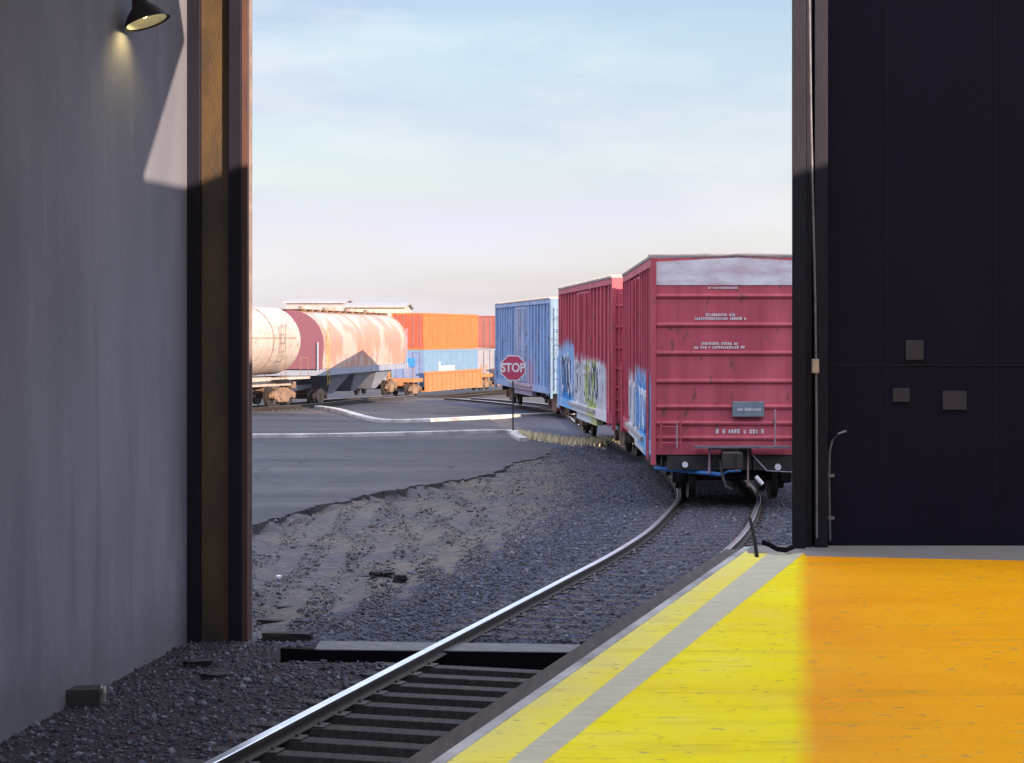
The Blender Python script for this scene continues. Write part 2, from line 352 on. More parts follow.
# concrete threshold in front of the door and a thin black face that paints the shade of the gap before it
def strip(a0, a1, b0, b1, z0, z1): return MB().prism([a0,a1,b1,b0], z0, z1)
thr = MB(); thr.prism([(-2.0,19.2),(-.3,19.10),(1.05,19.0),(1.05,19.48),(-.3,19.60),(-2.0,19.75)], -.4, -.085)
tag(thr.build('door_threshold', M['conc_pale'], bevel=.015), kind='structure')
thr = MB(); thr.prism([(-2.35,19.28),(-1.9,19.15),(-.3,19.05),(1.05,18.95),(1.05,18.99),(-.3,19.09),(-1.9,19.19),(-2.35,19.34)], -.5, -.088)
tag(thr.build('slit_shade_face', mat('slit_shade_black', (.005,.004,.008), .9, spec=.1)), kind='structure')

# kerbs of the far lot
def kerb(name, pts, wdt=.17, h=.12, z=-.15):
    p = catmull([(q.x,q.y) for q in pts], 1.0)
    mb = MB(); path = [(Vector((q.x,q.y,T(q.y)+z)), sd) for q, (_, sd) in zip(p, sides(p))]
    mb.sweep(path, [(-wdt,-.15),(-wdt,h-.02),(-wdt+.03,h),(wdt-.03,h),(wdt,h-.02),(wdt,-.15)])
    return tag(mb.build(name, M['kerb']), kind='structure')
kerb('kerb', [at(*p,-.1) for p in ((200,437),(255,436),(330,435.5),(420,433.5),(508,431.5),(515,435),(524,440))], .14)
kerb('kerb', [at(*p,-.1) for p in ((318,404.5),(338,408.5),(362,416.5),(385,420.8),(420,420.4),(480,417.3),(520,414.8),(572,412.8))], .17)
kerb('kerb', [at(*p,-.1) for p in ((606,441.5),(618,442),(630,443.5))], .10, .08)

# ------------------------------------------------------------------ tracks
def track(name, path, label, gauge=1.435, spacing=.49, r0=None, r1=None, fine_top=True):
    root = empty(name, (0,0,0), label, 'railway track')
    sd = sides(path)
    for s in (-1,1):
        c = [(p+q*s*(gauge/2+.035), q) for p,q in sd]
        prof = [(-.07,-.115),(-.07,-.105),(-.012,-.09),(-.012,-.045),(-.04,-.035),(-.04,-.006),(-.034,0),(.034,0),(.04,-.006),(.04,-.035),(.012,-.045),(.012,-.09),(.07,-.105),(.07,-.115)]
        mis = [0]*14; mis[5] = mis[6] = mis[7] = 1
        MB().sweep(c, prof, mis=mis).build('rail', [M['rail_side'], M['rail_top']], root)
    pts = resample([Vector((p.x,p.y)) for p in path], spacing)
    n = 0
    for i in range(1, len(pts)-1):
        p = pts[i]
        if not (r0 <= p.y <= r1) or (name == 'railway_track' and r0 < 13 and 18.45 < p.y < 19.7): continue
        d = (pts[i+1]-pts[i-1]).normalized(); ang = math.atan2(d.y, d.x)+random.uniform(-.012,.012)
        mtx = Matrix.Translation((p.x, p.y, T(p.y)-.118)) @ Matrix.Rotation(ang, 4, 'Z')
        mb = MB(); wv = .092+random.uniform(-.01,.01); ln = 1.28+random.uniform(-.05,.05)
        mb.box((-wv,-ln,-.15),(wv,ln,random.uniform(-.006,.0)), mtx=mtx)
        for s in (-1,1):        # tie plates and spikes
            c0 = s*(gauge/2+.035); mb.box((-.09,c0-.16,0),(.09,c0+.16,.012), 1, mtx)
            for k in (-1,1):
                mb.box((-.012,c0+k*.09-.012,.01),(.012,c0+k*.09+.012,.035), 1, mtx)
        mb.build('sleeper', [M['sleeper'], M['rail_side']], root, bevel=.008 if p.y < 25 else 0); n += 1
    return root, n
tr1, n1 = track('railway_track', track1, 'curved near track with polished rails running out of the door to the red boxcar', r0=12.5, r1=47)
tr2, n2 = track('railway_track', track2, 'distant track under the tank car and the container train', spacing=.62, r0=78, r1=133)

# ------------------------------------------------------------------ loose stones
def stones(name, spots, rr, m, label, cat):
    n = len(spots); o = np.array([(1,0,0),(-1,0,0),(0,1,0),(0,-1,0),(0,0,1),(0,0,-1)], float)
    V = np.repeat(o[None], n, 0)*(1+rng.uniform(-.35,.35,(n,6,1))); V += rng.uniform(-.25,.25,(n,6,3))
    a = rng.uniform(0,6.28,n); ca, sa = np.cos(a), np.sin(a)
    x = V[...,0]*ca[:,None]-V[...,1]*sa[:,None]; y = V[...,0]*sa[:,None]+V[...,1]*ca[:,None]
    V = np.stack([x, y, V[...,2]*.7], -1)*rr[:,None,None]; V += np.array(spots)[:,None]
    fc = np.array([(0,2,4),(2,1,4),(1,3,4),(3,0,4),(2,0,5),(1,2,5),(3,1,5),(0,3,5)])
    Fa = (fc[None]+6*np.arange(n)[:,None,None]).reshape(-1,3)
    me = bpy.data.meshes.new(name); me.vertices.add(n*6); me.vertices.foreach_set('co', V.reshape(-1))
    me.loops.add(len(Fa)*3); me.loops.foreach_set('vertex_index', Fa.reshape(-1)); me.polygons.add(len(Fa))
    me.polygons.foreach_set('loop_start', np.arange(len(Fa))*3); me.update(); me.validate()
    c = np.repeat(rng.uniform(0,1,n), 6); at_ = me.attributes.new('tone','FLOAT','POINT'); at_.data.foreach_set('value', c)
    me.materials.append(m); ob = bpy.data.objects.new(name, me); COL.objects.link(ob)
    return tag(ob, label, cat, kind='stuff')
def stone_mat(name, a, b2):
    m, t, b = principled(name); N = NT(t); at_ = N.n('ShaderNodeAttribute', attribute_name='tone')
    t.links.new(N.mix(at_.outputs['Fac'], a, b2), b.inputs['Base Color']); b.inputs['Roughness'].default_value = .9; return m
sp = []; rr = []
def inside(x, y): return y+.2*x*1.3 < 19.9
for _ in range(200000):
    y = random.uniform(13, 54); x = random.uniform(-5, 6)
    if abs(x) > y*.275+.3: continue
    if len(sp) > 46000: break
    if random.random() > min(1, (24/y)**1.2): continue
    d = dtrack(x, y)
    if not inside(x, y):
        if y < edge_y(x)+.1 if x < 1.3 else True: pass
        else: continue
        if d > 3.3 and random.random() > .12: continue
    if -2.45 < x < 1.2 and 18.45-.12*x < y < 19.75: continue
    if x > -.38+.283*(y-8.86)-.1 and y < 18.2: continue
    if d < 1.3 and not inside(x,y): h = -.128
    elif d < .8: h = -.245
    else: h = base_h(x, y)
    if abs(d-.75) < .06: continue
    if d < .8 and inside(x, y) and random.random() > .5: continue
    sp.append((x, y, h+.006)); rr.append(random.uniform(.009,.024)*(1+1.1*(random.random()<.12)) if d < 3.3 or inside(x,y) else random.uniform(.008,.05)*random.random()+.01)
m, t, b = principled('ballast_stone'); N = NT(t); at_ = N.n('ShaderNodeAttribute', attribute_name='tone'); rp = N.n('ShaderNodeValToRGB'); t.links.new(at_.outputs['Fac'], rp.inputs[0]); e_ = rp.color_ramp.elements
e_[0].color = (.020,.019,.030,1); e_[1].color = (.17,.165,.19,1)
for p_, c_ in ((.3,(.045,.044,.062)),(.6,(.082,.082,.115)),(.75,(.075,.052,.045)),(.82,(.095,.095,.13))): q_ = e_.new(p_); q_.color = (*c_, 1)
t.links.new(rp.outputs[0], b.inputs['Base Color']); b.inputs['Roughness'].default_value = .9; stn_in = m
stones('ballast_gravel', sp, np.array(rr), stn_in, 'loose dark grey ballast stones around the rails and inside the door', 'gravel')
sp = []; rr = []
while len(sp) < 26000:
    y = random.uniform(20.3, 54); x = random.uniform(-6, 2.5)
    if abs(x) > y*.275+.3 or random.random() > (22/y) or (x < 1.3 and y > edge_y(x)-.1): continue
    d = dtrack(x, y)
    if d < 2.2: continue
    sp.append((x, y, base_h(x, y)+.002)); rr.append(.005+.022*random.random()**3)
stones('dirt_grit', sp, np.array(rr), stone_mat('grit', (.060,.050,.048), (.17,.155,.15)), 'fine tan and grey grit strewn over the dirt bank', 'grit')
# dry tufts beside the far kerb
mb = MB()
for _ in range(1500):
    u = random.random(); px = 518+u*112; py = 434+9*min(1,u*2.2)+random.gauss(0,1.0)
    p = at(px, py, -.1); h = random.uniform(.06,.22); a = random.uniform(0,6.28); wd = .02
    q = Vector((math.cos(a)*wd, math.sin(a)*wd, 0)); l = Vector((random.uniform(-.1,.1), random.uniform(-.1,.1), h))
    mb.add([p-q-Vector((0,0,.05)), p+q-Vector((0,0,.05)), p+l], [(0,1,2)])
tag(mb.build('dry_grass', M['grass']), 'strip of straw-coloured dry grass at the bend of the near kerb', 'grass', kind='stuff')

# ------------------------------------------------------------------ warehouse the camera stands in
wh = empty('warehouse', (2.62,17.8,0), 'dark warehouse interior framing the view through its tall open rail door', 'warehouse')
def wpart(mb, name, m, **k):
    o = mb.build(name, m, None, **k); o.parent = wh; o.matrix_parent_inverse = Matrix.Translation(wh.location).inverted(); return o
WL0, WL1 = Vector((-4.1,15.2)), Vector((-3.45,20.25)); wd = (WL1-WL0).normalized()
Wa = WL0-wd*2.2; Wb = Wa-Vector((.276,1)).normalized()*30
RH = 8.7; RA = 7.3
lw = MB(); nrm = Vector((-wd.y, wd.x))
lw.prism([tuple(Wb),tuple(Wa),tuple(WL1),tuple(WL1+nrm*.3),tuple(Wa+nrm*.3),tuple(Wb+nrm*.3)], -.5, RH)
wpart(lw, 'side_wall', M['wall'])
# left jamb: a deep built-up steel column of several leaves
def P2(px, z): return Vector(((px-512)/F*z, z))
zj = 20.2
jl = [(185.0,200,zj,.55,'dark_steel'),(199.5,229,zj+.10,.40,'gold_sheen_steel'),(228.5,241,zj-.02,.5,'dark_steel')]
for x0,x1,z,dp,mm in jl:
    a, b_ = P2(x0,z), P2(x1,z)
    mb = MB(); mb.prism([tuple(a),tuple(b_),(b_.x,b_.y+dp),(a.x,a.y+dp)], -.4, RH-.01)
    wpart(mb, 'door_jamb', M[mm], bevel=.006)
a, b_ = P2(240.6,zj+.05), P2(247.5,zj+.05)
mb = MB(); mb.prism([tuple(a),tuple(b_),(b_.x,b_.y+.12),(a.x,a.y+.12)], -.3, RH-.01); wpart(mb, 'edge_angle', mat('sunlit_orange_angle', (.085,.032,.022), .6, (.045,.019,.018), 5, stretch=(1,1,.3)))  # orange-brown base paints in the low sun on this edge
a, b_ = P2(247.2,zj+.35), P2(252,zj+.35)
mb = MB(); mb.prism([tuple(a),tuple(b_),(b_.x,b_.y+.03),(a.x,a.y+.03)], -.3, RH-.01)
M['pale_trim'] = mat('pale_door_trim', (.26,.20,.19), .6, (.17,.13,.13), 6); wpart(mb, 'door_seal', M['pale_trim'])
mb = MB(); mb.prism([(-3.45,20.76),(-3.2,20.76),(-3.2,20.98),(-22,25.8),(-22,25.5)], -.5, RH); wpart(mb, 'front_wall', M['wall'])
# right jamb, guide rail and the wall behind it
for x0,x1,z,dp,mm in ((792,806,17.72,.4,'dark_steel'),(806.2,812,17.82,.3,'dark_steel'),(814.5,828,17.80,.3,'dark_steel')):
    a, b_ = P2(x0,z), P2(x1,z)
    mb = MB(); mb.prism([tuple(a),tuple(b_),(b_.x,b_.y+dp),(a.x+dp*.16,a.y+dp)], -.4, RH-.01); wpart(mb, 'door_jamb', M[mm], bevel=.006)
mb = MB(); mb.tube([ahead(808.5,17.74,-60),ahead(811,17.74,120),ahead(815.2,17.74,300),ahead(816.6,17.74,420),ahead(816.8,17.74,538)], .011, 6); wpart(mb, 'guide_rod', M['galv'])
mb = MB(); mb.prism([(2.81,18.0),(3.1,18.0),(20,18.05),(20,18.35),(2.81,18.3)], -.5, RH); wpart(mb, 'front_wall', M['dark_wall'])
mb = MB(); mb.prism([(20.01,18.05),(62,18.2),(62,18.5),(20.01,18.35)], -.5, RA); wpart(mb, 'unseen_annex_wall', M['wall'])  # unseen annex, added lower than the hall to shape its shadow on the yard
mb = MB(); mb.prism([(16,-15),(16.3,-15),(16.3,17.99),(16,17.99)], -.5, RH); wpart(mb, 'inner_wall', M['wall'])
mb = MB(); mb.prism([(16.32,-15),(62,-15),(62,-14.7),(16.32,-14.7)], -.5, RA); wpart(mb, 'rear_wall', M['wall'])
mb = MB(); mb.prism([(61.7,-14.6),(62,-14.6),(62,18.15),(61.7,18.15)], -.5, RA); wpart(mb, 'end_wall', M['wall'])
# horizontal girts on the dark wall
mb = MB(); mb.box((2.9,17.994,2.80),(8.9,17.999,2.815))
wpart(mb, 'girt', M['dark_steel'])
mb = MB()
for k in range(6): mb.box((3.55+k*1.02,17.997,1.12),(3.56+k*1.02,17.9995,8.5))
wpart(mb, 'panel_seam', M['dark_steel'])
# unseen roof, openings added for sky light; front rim shaped to throw the sun patch on the side wall and jamb
def wall_pt(px, py):
    d = Vector(((px-512)/F, 1, -(py-HZ)/F)); n = Vector((-wd.y, wd.x, 0)); w0 = Vector((WL0.x, WL0.y, 0))
    return CAM + d*((w0-CAM).dot(n)/d.dot(n))
def to_roof(p): return p+SUN*((RH-p.z)/SUN.z)
A_, B_, C_ = (to_roof(wall_pt(*q)) for q in ((184.5,42),(142,182),(184.5,190)))
D_ = to_roof(ahead(247, zj, 166))
print('roof well', A_, B_, C_, D_)
E_ = D_+Vector((.12,0,0))
hole = [A_.xy, B_.xy, C_.xy, D_.xy, E_.xy, Vector((15.4, E_.y-(15.4-E_.x)*1.32)), Vector((15.4,1.3)), Vector((9.6,9.2)), Vector((15.4,9.2)), Vector((15.4,17)), Vector((-2.2,17.2))]
rear = [(-10.4,-14),(14,-14),(14,-12.5),(9,-6),(5,-.8),(0,5.8),(-3.5,9.0),(-5.2,8)]
outer = [Wb-Vector((.4,0)), Wa-Vector((.4,0)), Vector((-3.95,20.9)), Vector((-3.2,20.2)), Vector((2.62,18.35)), Vector((20.2,18.5)), Vector((20.2,-15.1)), Vector((-12.5,-15.1))]
mb = MB(); mb.prism([(20.21,-15.1),(62.2,-15.1),(62.2,18.6),(20.21,18.45)], RA+.001, RA+.1); wpart(mb, 'unseen_annex_roof', M['dark_wall'])
mb = MB(); mb.prism([(20,-14.7),(20.2,-14.7),(20.2,18.04),(20,18.04)], RA-.3, RH-.002); wpart(mb, 'unseen_step_wall', M['wall'])
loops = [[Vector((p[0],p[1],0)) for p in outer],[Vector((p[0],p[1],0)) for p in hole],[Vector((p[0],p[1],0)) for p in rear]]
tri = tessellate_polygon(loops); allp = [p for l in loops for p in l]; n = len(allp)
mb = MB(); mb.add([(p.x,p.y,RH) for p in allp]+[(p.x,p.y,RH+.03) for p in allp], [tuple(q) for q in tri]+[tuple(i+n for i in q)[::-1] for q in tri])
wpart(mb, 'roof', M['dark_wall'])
# conduit, small signs and switch on the dark wall
cd = empty('conduit', tuple(ahead(830,17.98,530)), 'thin grey conduit bending over low on the dark wall beside the door', 'pipe')
mb = MB(); o = Vector(cd.location); mb.tube([ahead(830,17.98,541)-o,ahead(829,17.98,480)-o,ahead(829.5,17.98,452)-o,ahead(832,17.98,441)-o,ahead(838,17.98,434)-o,ahead(846,17.99,431)-o], .012, 6)
mb.build('pipe', M['galv'], cd, smooth=True)
mb = MB(); mb.box((-.03,-.01,.1),(.04,.03,.13)); mb.box((-.03,-.01,.5),(.04,.03,.53)); mb.build('pipe_clip', M['galv'], cd)
M['dimsign'] = mat('faded_notice', (.10,.085,.10), .8, (.06,.05,.065), 5)
M['dimsign'] = mat('dim_notice', (.026,.021,.032), .8, (.03,.025,.035), 5)
for (x0,y0,x1,y1,l) in ((943,391,967,410,'small faded grey notice on the dark wall at far right'),(893,388,910,402,'small pale notice left of the far right notice on the dark wall'),(906,340,924,360,'taller pale notice above the other two on the dark wall')):
    a, b_ = ahead(x0,17.97,y1), ahead(x1,17.97,y0)
    tag(MB().box((a.x,17.985,a.z),(b_.x,17.998,b_.z)).build('wall_notice', M['dimsign'], bevel=.004), l, 'notice', 'faded notices on the dark wall')
a, b_ = ahead(811.5,17.70,373), ahead(818.5,17.70,359)
tag(MB().box((a.x,17.66,a.z),(b_.x,17.73,b_.z)).build('switch_box', mat('tan_box', (.46,.36,.28), .6), bevel=.006), 'small tan switch box on the right door jamb', 'switch')

# ------------------------------------------------------------------ loading dock
dk = empty('loading_dock', (2.2,18.0,0), 'raised concrete loading dock painted yellow and orange beside the track', 'loading dock')
def dpart(mb, name, m, **k):
    o = mb.build(name, m, None, **k); o.parent = dk; o.matrix_parent_inverse = Matrix.Translation(dk.location).inverted(); return o
DH = 1.1
e0 = Vector((-.38,8.86)); ed = Vector((2.59,9.14)).normalized(); eback = e0-ed*25; ecor = Vector((2.21,17.93))
mb = MB(); mb.prism([tuple(eback),tuple(ecor-ed*.1),(ecor.x+.06,17.985),(15.99,17.985),(15.99,eback.y)], -.4, DH-.001)
dpart(mb, 'deck', M['concrete'], bevel=.02)
nrm_e = Vector((-ed.y, ed.x))
mb = MB(); mb.prism([tuple(eback+nrm_e*.005),tuple(ecor-ed*.25+nrm_e*.005),tuple(ecor-ed*.25+nrm_e*.16),tuple(eback+nrm_e*.16)], .55, DH-.004)
dpart(mb, 'bumper_beam', M['beam_brown'], bevel=.015)
# paint
m, t, b = principled('floor_paint'); N = NT(t); tcn = N.n('ShaderNodeTexCoord'); v = tcn.outputs['Object']
sx = N.n('ShaderNodeSeparateXYZ'); t.links.new(v, sx.inputs[0])
s_ = N.math('SUBTRACT', sx.outputs[0], N.math('ADD', N.math('MULTIPLY', sx.outputs[1], .1516), 0.))
s_ = N.math('ADD', s_, N.math('MULTIPLY', N.math('SUBTRACT', N.noise(v, 2, 4), .5), .10))
s_o = N.rng(s_, -.05, .08)
yel = N.mix(N.rng(N.noise(v, .8, 5), .4, .7), (.97,.80,.004), (.93,.68,.004))
org = N.mix(N.rng(N.noise(v, .8, 5, off=(2,5,1)), .4, .7), (.95,.40,.008), (.92,.33,.006))
c = N.mix(s_o, yel, org)
# scuffs dragged across the dock, dusty band near the edge
sc = N.rng(N.noise(v, 2.0, 8, (.7, 6.5, 1), (1,1,1)), .58, .76, 0, .28)
c = N.mix(sc, c, (.45,.30,.06))
ed_n = N.math('ADD', N.math('SUBTRACT', sx.outputs[0], N.math('MULTIPLY', sx.outputs[1], .2834)), 2.891)   # metres from the edge
dust = N.math('MULTIPLY', N.rng(N.math('ADD', ed_n, N.math('MULTIPLY', N.math('SUBTRACT', N.noise(v, 3, 6), .5), .5)), .0, .55, 1, 0), .5)
c = N.mix(dust, c, (.62,.55,.36))
trk = N.math('MULTIPLY', N.rng(N.noise(v, 1.2, 7, (.25, 2.6, 1), (8,2,0)), .56, .70, 0, .36), N.rng(N.noise(v, 14, 4, (.3,1,1)), .35, .6)); c = N.mix(trk, c, (.45,.25,.02))
chip = N.rng(N.noise(v, 9, 9, (1,1.6,1), (7,0,0)), .63, .68, 0, .6); c = N.mix(chip, c, (.33,.24,.10))
t.links.new(c, b.inputs['Base Color']); b.inputs['Specular IOR Level'].default_value = .04
t.links.new(N.rng(N.noise(v, 2.5, 6), .3, .7, .45, .75), b.inputs['Roughness'])
bp = N.n('ShaderNodeBump'); bp.inputs['Strength'].default_value = .25; bp.inputs['Distance'].default_value = .01
t.links.new(N.noise(v, 18, 6), bp.inputs['Height']); t.links.new(bp.outputs[0], b.inputs['Normal'])
def onz(px, py): p = at(px, py, DH); return (p.x, p.y)
def sheet(poly, z0, z1): return MB().prism(poly, z0, z1)
inx = Vector((ed.y,-ed.x))*.035
far_l = onz(760, 553.5)
def line_pt(q, d): return tuple(Vector(q)+Vector(d))
s0a, s1a = onz(508,763), onz(543.5,763); s0b, s1b = onz(768.6,553.4), onz(803.8,553.4)
bk = lambda a, b2: tuple(Vector(a)+(Vector(a)-Vector(b2)).normalized()*6)
left_poly = [tuple(e0-ed*6+inx), tuple(ecor-ed*.22+inx), onz(748,553.8), s0b, s0a, bk(s0a,s0b)]
right_poly = [bk(s1a,s1b), s1a, s1b, onz(806,556.5), onz(1024,561), (15.9,16.6), (15.9,2.0)]
mp_ = MB().prism(left_poly, DH-.001, DH+.003); dpart(mp_, 'edge_paint', m)
mp_ = MB().prism(right_poly, DH-.001, DH+.003); dpart(mp_, 'floor_paint', m)
M['strip'] = mat('tactile_strip', (.66,.60,.43), .8, (.54,.48,.34), 6, bump=.5, bscale=60, stretch=(1,4,1))
dpart(MB().prism([bk(s0a,s0b),s0a,s0b,s1b,s1a,bk(s1a,s1b)], DH-.001, DH+.005), 'grey_strip', M['strip'])
# white dusty edge line
dpart(MB().prism([tuple(e0-ed*6),tuple(ecor-ed*.1),tuple(ecor-ed*.1+inx*1.9),tuple(e0-ed*6+inx*1.9)], DH-.001, DH+.007), 'edge_line', M['kerb'])

# bent rod and rubber hose at the corner of the dock
p0, p1 = ahead(757,17.0,559), ahead(750,18.6,519)
rod = MB(); p0.z = DH+.004; o = p0.copy(); rod.tube([p0-o, (p0+p1)/2-o+Vector((.008,0,0)), p1-o], .017, 8)
r_ = rod.build('metal_rod', mat('rod_black', (.008,.007,.010), .9, spec=.1), smooth=True); r_.location = p0; tag(r_, 'thin dark rod leaning out over the corner of the dock', 'rod')
hp = [ahead(762,17.3,542),ahead(770,17.3,545),ahead(777,17.2,549),ahead(786,17.2,550),ahead(793,17.4,547)]
hs = MB(); hs.tube([Vector(p) for p in hp], .024, 8); tag(hs.build('rubber_hose', bpy.data.materials['rod_black'], smooth=True), 'short black hose curling at the foot of the right door jamb', 'hose')

# ------------------------------------------------------------------ wall lamp
lp = wall_pt(122, 18); nin = Vector((wd.y,-wd.x,0))
lamp = empty('wall_lamp', tuple(lp+Vector((0,0,.5))), 'dark shaded barn lamp glowing yellow high on the left wall', 'lamp')
o = Vector(lamp.location); c0 = lp+nin*.23
MB().tube([Vector((0,0,0)), nin*.10+Vector((0,0,.03)), (c0-o)*.85+Vector((0,0,.10)), Vector((c0.x-o.x,c0.y-o.y,-.22))], .015, 8).build('bracket_arm', M['steel_black'], lamp, smooth=True)
tilt = (nin*.35+Vector((0,0,-1))).normalized(); q = Vector((0,0,-1)).rotation_difference(tilt).to_matrix().to_4x4()
def lathe(prof, seg=28):
    mb = MB(); n = len(prof)
    for r, z in prof:
        for k in range(seg): a = 2*math.pi*k/seg; mb.v.append((r*math.cos(a), r*math.sin(a), z))
    for i in range(n-1):
        for k in range(seg):
            mb.f.append((i*seg+k,i*seg+(k+1)%seg,(i+1)*seg+(k+1)%seg,(i+1)*seg+k)); mb.mi.append(0)
    return mb
off = c0-o
shd = lathe([(.03,.20),(.07,.19),(.09,.12),(.16,.05),(.225,-.04),(.23,-.055),(.222,-.055),(.155,.04),(.08,.11),(.03,.15)])
shd.v = [tuple((q @ Vector(p))+off) for p in shd.v]; shd.build('lamp_shade', M['steel_black'], lamp, smooth=True)
lin = lathe([(.198,-.044),(.153,.036),(.078,.105),(.001,.12)]); lin.v = [tuple((q @ Vector(p))+off) for p in lin.v]
lin.build('reflector', mat('lamp_white', (.55,.55,.56), .5), lamp, smooth=True)
m, t, b = principled('lit_bulb'); b.inputs['Emission Color'].default_value = (1,.82,.35,1); b.inputs['Emission Strength'].default_value = 4
bl = lathe([(.001,.09),(.03,.08),(.042,.045),(.035,.01),(.001,-.005)], 14); bl.v = [tuple((q @ Vector(p))+off) for p in bl.v]; bl.build('bulb', m, lamp, smooth=True)
ld = bpy.data.lights.new('lamp_light', 'SPOT'); ld.energy = 9; ld.color = (1,.80,.30); ld.shadow_soft_size = .04; ld.spot_size = math.radians(125); ld.spot_blend = .9
lo = bpy.data.objects.new('lamp_light', ld); COL.objects.link(lo); lo.parent = lamp; lo.location = off+Vector((0,0,-.04))
lo.rotation_euler = (Vector((0,0,1))+nin*.35).to_track_quat('Z','Y').to_euler()

# ------------------------------------------------------------------ small debris
def rough_block(name, p, size, rz, m, label, cat, jit=.12, group=None):
    import bmesh
    bm = bmesh.new(); bmesh.ops.create_cube(bm, size=1); bmesh.ops.subdivide_edges(bm, edges=bm.edges, cuts=2, use_grid_fill=True)
    for v in bm.verts:
        v.co += Vector([random.uniform(-jit,jit)]*1+[random.uniform(-jit,jit), random.uniform(-jit,jit)])
        v.co = Vector((v.co.x*size[0], v.co.y*size[1], (v.co.z+.5)*size[2]))
    me = bpy.data.meshes.new(name); bm.to_mesh(me); bm.free(); me.materials.append(m)
    o = bpy.data.objects.new(name, me); COL.objects.link(o); o.location = p; o.rotation_euler = (0,0,rz)
    return tag(o, label, cat, group)
rough_block('timber_block', at(83,705,-.18), (.30,.24,.155), .15, M['wood'], 'dark timber block against the foot of the left wall', 'timber', .02)
rough_block('concrete_chunk', at(102,702,-.18), (.07,.14,.13), .2, M['concrete'], 'small grey concrete chunk beside the dark timber block', 'concrete')
rough_block('dark_clod', at(200,666,-.18), (.26,.16,.06), .1, M['wood'], 'dark flat clod nearest the foot of the left jamb', 'clod', .2)
rough_block('dark_clod', at(216,679,-.18), (.22,.15,.06), .4, M['wood'], 'dark flat clod nearer the rail than the other one', 'clod', .2)
rough_block('plank', at(284,625,-.30), (.62,.13,.06), -.22, M['wood'], 'short dark plank lying in the dirt just outside the left jamb', 'plank', .03)
rough_block('plank', at(310,632,-.30), (.24,.10,.045), -.5, M['wood'], 'broken plank end beside the short dark plank', 'plank', .05)
rough_block('plank', at(290,610,-.30), (.30,.12,.05), .1, M['wood'], 'small dark board in the dirt behind the short plank', 'plank', .05)
rough_block('white_scrap', at(279,577,-.30), (.05,.11,.02), .4, M['white'], 'small white scrap on the dirt bank', 'scrap', .1)
rough_block('pale_stone', at(540,558,-.16), (.08,.08,.05), .4, M['conc_pale'], 'pale stone between the rails', 'stone', .2)
rough_block('timber_block', at(288,641,-.18), (.5,.16,.09), -.1, M['wood'], 'long dark timber at the left end of the door threshold', 'timber', .05)
for px, py, s, l in ((382,578,.28,'darker lump in the middle of the dirt bank'),(400,582,.16,'small dark lump right of the bigger lump on the dirt bank'),(512,546,.34,'dark lump of earth near the ballast shoulder')):
    rough_block('earth_lump', at(px,py,-.33), (s,s*.6,.09), random.random(), M['wood'], l, 'earth lump', .2)

# ------------------------------------------------------------------ stop sign
ps = at(513,434,-.15)
sg = empty('stop_sign', tuple(ps), 'red octagonal STOP sign on a thin dark post by the kerb', 'stop sign')
MB().box((-.025,-.012,-.2),(.025,.012,2.25)).build('post', M['steel_black'], sg)
zc = CAM.z-(368-HZ)/F*ps.y-ps.z
def octo(r): return [(r*math.cos(math.radians(22.5+45*k)), r*math.sin(math.radians(22.5+45*k))) for k in range(8)]
def plate(r, y0, y1):
    p = octo(r); mb = MB(); mb.add([(x,y0,zc+z) for x,z in p]+[(x,y1,zc+z) for x,z in p], [tuple(range(8)), tuple(range(8,16))[::-1]]+[(i,(i+1)%8,8+(i+1)%8,8+i) for i in range(8)]); return mb
pl = plate(.445,-.020,-.014).build('sign_plate', M['white'], sg)
f_ = plate(.41,-.026,-.0205).build('red_face', M['stop_red'], pl)
text('lettering', 'STOP', .38, M['white'], pl, Matrix.Translation((0,-.027,zc)) @ Matrix.Rotation(math.pi/2, 4, 'X') @ Matrix.Diagonal((.86,1.05,1,1)))

# ------------------------------------------------------------------ rolling stock
def wheelset(root_truck, x, r=.42):
    for s in (-1,1):
        mb = MB(); mb.tube([(x,s*.70,r),(x,s*.715,r)], r+.025, 24).tube([(x,s*.715,r),(x,s*.83,r)], r, 24); mb.tube([(x,s*.83,r),(x,s*.86,r)], .13, 10)
        mb.build('wheel', M['wheel'], root_truck)
    MB().tube([(x,-.7,r),(x,.7,r)], .08, 10).build('axle', M['wheel'], root_truck)
def truck(parent, x, m):
    mb = MB()
    for s in (-1,1):        # cast side frame
        y0 = s*.96
        prof = [(-1.15,.50),(-.95,.62),(-.35,.78),(.35,.78),(.95,.62),(1.15,.50),(1.15,.36),(.72,.40),(.48,.16),(-.48,.16),(-.72,.40),(-1.15,.36)]
        vs = [(x+a, y0-.07, z) for a,z in prof]+[(x+a, y0+.07, z) for a,z in prof]; n = 12
        mb.add(vs, [tuple(range(n)), tuple(range(n,2*n))[::-1]]+[(i,(i+1)%n,n+(i+1)%n,n+i) for i in range(n)])
        for k in (-1,1): mb.tube([(x+k*.89,y0,.44),(x+k*.89,y0+s*.16,.44)], .15, 10)
        for k in (-1,0,1): mb.tube([(x+k*.16,y0+s*.03,.24),(x+k*.16,y0+s*.03,.56)], .065, 8)
    mb.box((x-.2,-1.0,.5),(x+.2,1.0,.8))
    tk = mb.build('truck', m, parent)
    wheelset(tk, x-.89); wheelset(tk, x+.89); return tk
def coupler(parent, x, s, m=None):
    mb = MB(); mb.box((min(x,x+s*.75),-.09,.72),(max(x,x+s*.75),.09,.94))
    mb.box((min(x+s*.7,x+s*1.02),-.20,.68),(max(x+s*.7,x+s*1.02),.13,.98)); mb.box((min(x+s*.95,x+s*1.10),-.20,.68),(max(x+s*.95,x+s*1.10),-.10,.98))
    return mb.build('coupler', m or M['steel_tan'], parent, bevel=.02)
